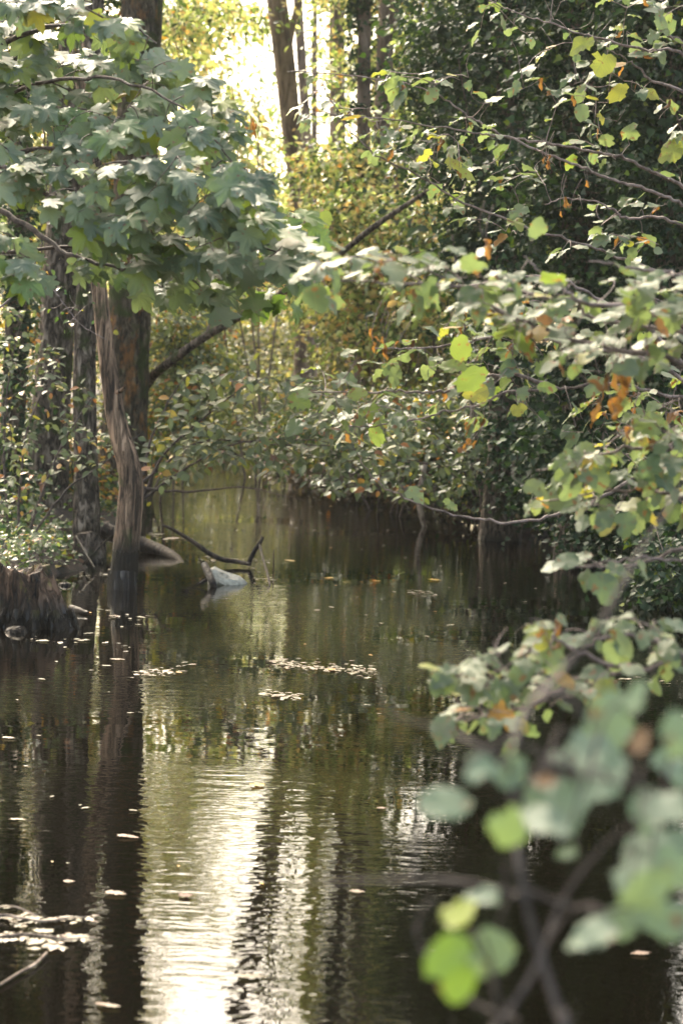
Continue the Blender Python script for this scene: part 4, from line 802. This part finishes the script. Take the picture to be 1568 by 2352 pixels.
# white rock
rb = onwater(522, 1338); kk = rb[1] / F
ax = [(478, 1340, 10), (480, 1296, 26), (490, 1293, 34), (520, 1299, 34), (545, 1310, 28), (562, 1322, 16), (568, 1332, 6)]
V = []; Fq = []; S_ = 12
xs = [478, 482, 492, 506, 520, 534, 548, 560, 568]; tops = [20, 38, 37, 30, 29, 21, 17, 9, 2]; dep = [.03, .09, .12, .13, .13, .12, .10, .07, .02]
for i, (x_, h_, d_) in enumerate(zip(xs, tops, dep)):
    c = onwater(x_, 1340 - .0 * x_)
    for j in range(S_):
        a = 2 * PI * j / S_; zz = math.sin(a); V.append(c + np.array([rng.normal(0, .004), math.cos(a) * d_ * (1 - .25 * max(0, zz)), (h_ * kk * zz if zz > 0 else .06 * zz) + rng.normal(0, .009)]))
for i in range(len(xs) - 1):
    for j in range(S_): a = i * S_ + j; b = i * S_ + (j + 1) % S_; Fq.append((a, b, b + S_, a + S_))
Fq += [tuple(range(S_))[::-1], tuple(range((len(xs) - 1) * S_, len(xs) * S_))]
m, t, n, l = newmat('white_stone')
tc = N(n, 'ShaderNodeTexCoord'); a = N(n, 'ShaderNodeTexNoise'); a.inputs['Scale'].default_value = 14; a.inputs['Detail'].default_value = 5; l.new(tc.outputs['Object'], a.inputs[0])
rp = ramp(n, [(.36, (.10, .09, .06)), (.46, (.30, .275, .22)), (.6, (.42, .385, .31))]); l.new(a.outputs[0], rp.inputs[0])
pr = N(n, 'ShaderNodeBsdfPrincipled'); pr.inputs['Roughness'].default_value = .85; pr.inputs['Specular IOR Level'].default_value = .1; l.new(rp.outputs[0], pr.inputs['Base Color'])
bp = N(n, 'ShaderNodeBump'); bp.inputs['Distance'].default_value = .02; l.new(a.outputs[0], bp.inputs['Height']); l.new(bp.outputs[0], pr.inputs['Normal'])
o = N(n, 'ShaderNodeOutputMaterial'); l.new(pr.outputs[0], o.inputs[0])
tag(link('white_rock', mkmesh('white_rock', np.array(V), Fq, m, rb, smooth=False), None, rb), 'pale white rock half sunk in the water below the dead branch', 'rock')
# grey stones by the stump
def stone(px, py, w_, label):
    b = onwater(px, py); k = b[1] / F; V = []; Fq = []; nu, nv = 12, 7
    for i in range(nv):
        p_ = PI * i / (nv - 1)
        for j in range(nu):
            a = 2 * PI * j / nu; rr_ = w_ * k / 2 * (1 + rng.normal(0, .06)); V.append(b + np.array([math.cos(a) * math.sin(p_) * rr_, math.sin(a) * math.sin(p_) * rr_ * .8, math.cos(p_) * rr_ * .6]))
    for i in range(nv - 1):
        for j in range(nu): a = i * nu + j; c = i * nu + (j + 1) % nu; Fq.append((a, c, c + nu, a + nu))
    tag(link('stone', mkmesh('stone', np.array(V), Fq, MT['stump'], b), None, b), label, 'stone')
stone(40, 1452, 56, 'lumpy grey stone at the left foot of the stump')
stone(150, 1345, 30, 'small dark stone on the bank right of the stump top')

# ------------------------------------------------------------------ floating leaves
def flat_leaf(name, px, py, lp, tint, label, tmpl=None, rot=None, group=None, wx=1.0):
    tmpl = RAG if (tmpl is None or tmpl is SMALL or tmpl is OVAL) else tmpl
    b = onwater(px, py, .004); k = b[1] / F; L_ = lp * k; rot = rng.uniform(0, 2 * PI) if rot is None else rot
    d = np.array([[math.cos(rot), math.sin(rot), 0.0]])
    o = leaves(name, tmpl, b[None] - d * L_ / 2 + [0, 0, .002 + .02 * L_], d, np.array([[0, 0, 1.0]]), [L_], np.array([tint]), MT['pale'], None, b, curl=.3, zf=.22)
    return tag(o, label, 'leaf', group)
R_ = math.radians
flat_leaf('floating_leaf', 592, 1803, 42, .82, 'orange maple leaf floating alone in the mirrored bright strip', MAPLE, R_(100))
flat_leaf('floating_leaf', 427, 2057, 42, 1.0, 'dark brown maple leaf floating low in the white reflection', MAPLE, R_(80))
flat_leaf('floating_leaf', 665, 1288, 26, .74, 'yellow leaf floating right of the dead branch', HAZEL)
flat_leaf('floating_leaf', 757, 1328, 26, .78, 'yellow leaf floating, leftmost of three in the middle of the water', HAZEL)
flat_leaf('floating_leaf', 862, 1335, 24, .84, 'orange leaf floating, middle one of three across the dark water', HAZEL)
flat_leaf('floating_leaf', 998, 1332, 34, .76, 'bright yellow leaf floating, rightmost of three on the dark water', MAPLE)
flat_leaf('floating_leaf', 760, 1538, 30, .90, 'red brown leaf standing up in the long strip of floating debris', MAPLE)
flat_leaf('floating_leaf', 205, 1407, 18, .88, 'orange leaf lying at the tip of the log end by the stump', HAZEL)
flat_leaf('floating_leaf', 158, 2025, 26, .5, 'small pale leaf floating over the dark trunk reflection, lower left', HAZEL)
flat_leaf('floating_leaf', 265, 2052, 58, .55, 'broad pale leaf floating left of the white reflection', OVAL, 0)
flat_leaf('floating_leaf', 238, 2308, 44, .5, 'pale leaf, left one of a pair near the bottom edge', OVAL, R_(150))
flat_leaf('floating_leaf', 260, 2312, 40, .6, 'pale leaf, right one of a pair near the bottom edge', OVAL, R_(10))
flat_leaf('floating_leaf', 290, 1922, 62, .5, 'long narrow pale leaf at the edge of the dark reflection', SMALL, 0)
flat_leaf('floating_leaf', 580, 2245, 80, .62, 'long brownish leaf floating at the foot of the mirrored trunk', OVAL, 0)
flat_leaf('floating_leaf', 815, 2048, 44, .45, 'bent pale leaf floating right of the mirrored bright strip', SMALL, 0)
flat_leaf('floating_leaf', 1000, 2185, 30, .5, 'pale pinkish leaf floating beneath the blurred yellow leaf', OVAL, 0)
flat_leaf('floating_leaf', 875, 1857, 26, .5, 'small pinkish leaf floating on the yellow reflection', OVAL, 0)
flat_leaf('floating_leaf', 1470, 2190, 48, .5, 'slim pale leaf floating near the right edge on black water', SMALL, R_(170))
flat_leaf('floating_leaf', 1340, 2145, 20, .4, 'tiny pale leaf floating beside the thin blurred fork, lower right', OVAL, 0)
flat_leaf('floating_leaf', 40, 1883, 40, .4, 'slim pale leaf floating near the left edge over the red reflection', SMALL, 0)
spots = [(205, 1455, 30), (258, 1415, 26), (100, 1472, 40), (150, 1487, 22), (193, 1471, 40), (270, 1515, 40), (245, 1530, 34), (210, 1540, 20), (290, 1497, 22), (300, 1638, 26), (340, 1415, 18), (40, 1608, 14), (20, 1695, 44),
 (185, 1850, 14), (197, 1856, 26), (305, 1862, 30), (120, 1980, 14), (155, 1983, 14), (95, 1560, 30), (365, 1228, 60), (430, 1238, 40), (395, 1237, 60), (545, 1218, 16), (480, 1262, 12), (680, 1213, 14), (720, 1218, 18), (760, 1258, 14), (880, 1252, 20), (930, 1280, 18), (700, 1250, 12), (655, 1160, 18), (760, 1163, 16), (820, 1150, 14), (890, 1218, 12), (950, 1222, 14),
 (760, 1395, 22), (840, 1413, 14), (875, 1432, 22), (905, 1360, 16), (945, 1362, 34), (960, 1358, 30), (975, 1370, 24), (1035, 1436, 26), (1075, 1400, 12), (1100, 1350, 12), (980, 1462, 18), (1010, 1300, 14), (1120, 1290, 12), (1160, 1340, 14), (1230, 1352, 14), (1205, 1383, 18), (1250, 1395, 14), (1060, 1570, 34), (990, 1564, 26),
 (850, 1505, 18), (845, 1620, 30), (870, 1640, 16), (640, 1598, 40), (610, 1594, 30), (665, 1600, 26), (330, 1545, 26), (350, 1552, 30), (385, 1540, 40), (410, 1545, 26), (440, 1527, 30), (300, 1557, 24), (250, 1590, 12), (545, 1330, 18), (585, 1340, 16), (610, 1330, 20), (460, 1330, 14), (720, 1275, 10), (600, 1893, 46), (525, 1826, 14), (410, 1990, 14), (1080, 1255, 14), (1140, 1230, 12), (520, 1375, 10), (730, 1402, 26), (1100, 1247, 12),
 (760, 1228, 12), (830, 1262, 12), (905, 1312, 12), (700, 1330, 14), (770, 1345, 12), (820, 1372, 12), (1000, 1405, 14), (1030, 1350, 12), (900, 1470, 14), (1060, 1318, 12), (600, 2030, 20), (335, 1790, 14), (60, 1760, 16), (120, 1830, 18), (90, 1690, 16), (640, 1450, 12), (700, 1480, 14), (280, 1440, 22), (230, 1400, 20), (130, 1520, 18)]
regions = [((0, 330, 1380, 1700), 'small leaf flake floating on the dark water near the stump', 'pale flakes floating near the stump'),
           ((0, 700, 1700, 2400), 'small leaf flake floating on the near water at the lower left', 'pale flakes floating on the near water'),
           ((0, 660, 1100, 1380), 'small leaf flake floating on the water round the dead branch and the white rock', 'pale flakes floating round the dead branch'),
           ((640, 1568, 1100, 1480), 'small leaf flake floating on the dark far water right of the dead branch', 'pale flakes floating on the far water'),
           ((0, 1568, 1480, 2400), 'small leaf flake floating on the middle of the water beside the debris strips', 'pale flakes floating beside the debris strips')]
for (px, py, lp) in spots:
    for (bx, lab, grp) in regions:
        if bx[0] <= px < bx[1] and bx[2] <= py < bx[3]: break
    flat_leaf('leaf_flake', px, py, lp * .8, (rng.uniform(.68, .92) if rng.random() < .14 else rng.uniform(.1, .62)), lab, None, None if lp < 24 else rng.choice([0, PI]) + rng.normal(0, .3), grp)
# strips of fine floating debris: uncountable flakes; added far strips imitate glints
def debris(label, strips):
    P = []; S = []
    for (x0, x1, y0, y1, nn) in strips:
        for i in range(nn):
            t_ = rng.random(); px = x0 + (x1 - x0) * t_; py = y0 + (y1 - y0) * t_ + rng.normal(0, 4.5)
            p = onwater(px, py, .003); P.append(p + [0, 0, .004]); S.append(rng.uniform(.015, .075) * rng.uniform(.5, 1) * (.6 if y0 > 2000 else 1))
    P = np.array(P); n = len(P); a = rng.uniform(0, 2 * PI, n)
    D_ = np.column_stack([np.cos(a), np.sin(a), np.zeros(n)])
    o = leaves('debris_and_glints', RAG, P, D_, rng.normal(0, .06, (n, 3)) + [0, 0, 1], np.array(S), rng.uniform(0, .66, n), MT['pale'], None, (0, 0, 0), curl=.5, zf=.3)
    tag(o, label, 'debris', None, 'stuff')
debris('fine pale debris in thin strips on the stream, far strips imitating glints', [(620, 860, 1524, 1549, 130), (640, 860, 1518, 1540, 60), (605, 690, 1592, 1600, 40), (320, 420, 1550, 1538, 45), (420, 440, 1525, 1530, 5), (410, 620, 1283, 1290, 90), (320, 420, 1250, 1262, 14), (330, 460, 1234, 1240, 40), (180, 290, 1322, 1318, 40), (940, 1000, 1358, 1368, 22), (60, 300, 1470, 1480, 14), (570, 640, 1330, 1336, 16), (560, 640, 1296, 1330, 14), (1380, 1560, 1560, 1570, 20), (640, 1300, 1170, 1190, 40), (360, 640, 1120, 1128, 10), (380, 640, 1150, 1156, 16), (640, 1000, 1140, 1150, 16), (330, 470, 1195, 1200, 14), (250, 320, 1415, 1425, 10), (-10, 210, 2110, 2114, 60), (-10, 220, 2154, 2156, 70), (105, 140, 2168, 2178, 30), (20, 60, 2120, 2130, 10)])
# dead twigs and pale leaves afloat, lower left
stick('floating_twig', 'upper pale dead twig lying on the water at the lower left edge', 'stick', [(-30, 2108, -.008, 7), (10, 2102, -.010, 8), (55, 2110, -.008, 7), (110, 2116, -.010, 6), (150, 2109, -.008, 5), (200, 2106, -.006, 3)], MT['wood_pale'], sides=7)
stick('floating_twig', 'lower pale dead twig with clumped leaves on the water at the lower left', 'stick', [(-30, 2156, -.008, 7), (15, 2150, -.010, 8), (60, 2146, -.010, 7), (110, 2151, -.010, 7), (160, 2157, -.008, 6), (218, 2152, -.006, 3)], MT['wood_pale'], sides=7)
stick('floating_twig', 'thin forked pale twig slanting to the bottom left corner', 'stick', [(0, 2262, -.010, 5), (45, 2234, -.010, 6), (80, 2215, -.010, 7), (108, 2188, -.010, 6)], MT['wood_pale'], sides=6)
stick('floating_twig', 'thin arched twig above the upper floating twig', 'stick', [(-10, 2085, -.02, 4), (30, 2082, -.03, 4), (60, 2092, -.02, 4), (85, 2105, -.01, 3)], MT['wood_pale'], sides=6)
for i, (px, py, lp, ti, ro) in enumerate([(15, 2085, 40, .2, 20), (35, 2110, 60, .4, 5), (75, 2110, 50, .3, 170), (130, 2115, 50, .5, 10), (170, 2110, 40, .35, 0), (85, 2165, 46, .3, 200), (110, 2158, 40, .1, 20), (125, 2178, 50, .45, 240), (160, 2148, 40, .5, 80), (185, 2152, 46, .3, 0), (80, 2180, 36, .2, 160), (0, 2150, 40, .4, 10), (100, 2140, 60, .3, 175)]):
    flat_leaf('pale_leaf', px, py, lp, ti, 'crumpled pale leaf caught on the floating twigs at the lower left', OVAL, R_(ro), 'pale leaves caught on the floating twigs')

# ------------------------------------------------------------------ leaf litter on the banks
P = []
while len(P) < 3600:
    if rng.random() < .7: x, y = rng.uniform(-6, -1.9), rng.uniform(10.5, 27)
    else: x, y = rng.uniform(1, 5), rng.uniform(12, 27)
    z = float(ground_z(x, y))
    if z > .015: P.append((x, y, z + .012))
P = np.array(P); n = len(P); a = rng.uniform(0, 2 * PI, n)
o = leaves('leaf_litter', SMALL, P, np.column_stack([np.cos(a), np.sin(a), rng.normal(0, .3, n)]), rng.normal(0, .35, (n, 3)) + [0, 0, 1], rng.uniform(.05, .11, n), rng.random(n), MT['litter'], None, (0, 0, 0))
tag(o, 'brown fallen leaves covering the stream banks', 'leaf litter', None, 'stuff')

P = []
while len(P) < 15000:
    if rng.random() < .75: x, y = rng.uniform(-5.5, -1.8), rng.uniform(12.6, 27)
    else: x, y = rng.uniform(1.2, 5), rng.uniform(13, 27)
    z = float(ground_z(x, y))
    if z > .05 and math.sin(x * 3.1 + y) + math.sin(y * 2.3 - x * 1.7) + rng.normal(0, .7) > -.2:
        P.append((x, y, z + abs(rng.normal(0, .07)) * (1.3 + math.sin(x * 5) * math.sin(y * 4))))
P = np.array(P); n = len(P); a = rng.uniform(0, 2 * PI, n)
o = leaves('ivy_ground_cover', IVY, P, np.column_stack([np.cos(a), np.sin(a), rng.normal(0, .4, n)]), rng.normal(0, .45, (n, 3)) + [0, -.4, 1], rng.uniform(.03, .075, n), np.clip(rng.normal(.35, .25, n), 0, 1), MT['shrub'], None, (0, 0, 0))
tag(o, 'low green leaves creeping over the stream banks', 'ground cover', None, 'stuff')

# ------------------------------------------------------------------ woodland haze
hx0, hx1, hy0, hy1, hz0, hz1 = -60, 60, -8, 78, -1.8, 26
V = np.array([(x, y, z) for x in (hx0, hx1) for y in (hy0, hy1) for z in (hz0, hz1)], float)
Fh = np.array([(0, 1, 3, 2), (4, 6, 7, 5), (0, 4, 5, 1), (2, 3, 7, 6), (0, 2, 6, 4), (1, 5, 7, 3)])
m, t, n, l = newmat('thin_haze')
pv = N(n, 'ShaderNodeVolumePrincipled'); pv.inputs['Color'].default_value = (.95, .95, .9, 1); pv.inputs['Density'].default_value = HAZE; pv.inputs['Anisotropy'].default_value = .3
o = N(n, 'ShaderNodeOutputMaterial'); l.new(pv.outputs[0], o.inputs['Volume'])
tag(link('haze', mkmesh('haze', V, Fh, m, (0, 0, 0), smooth=False)), 'thin pale haze between the trees', None, None, 'stuff')
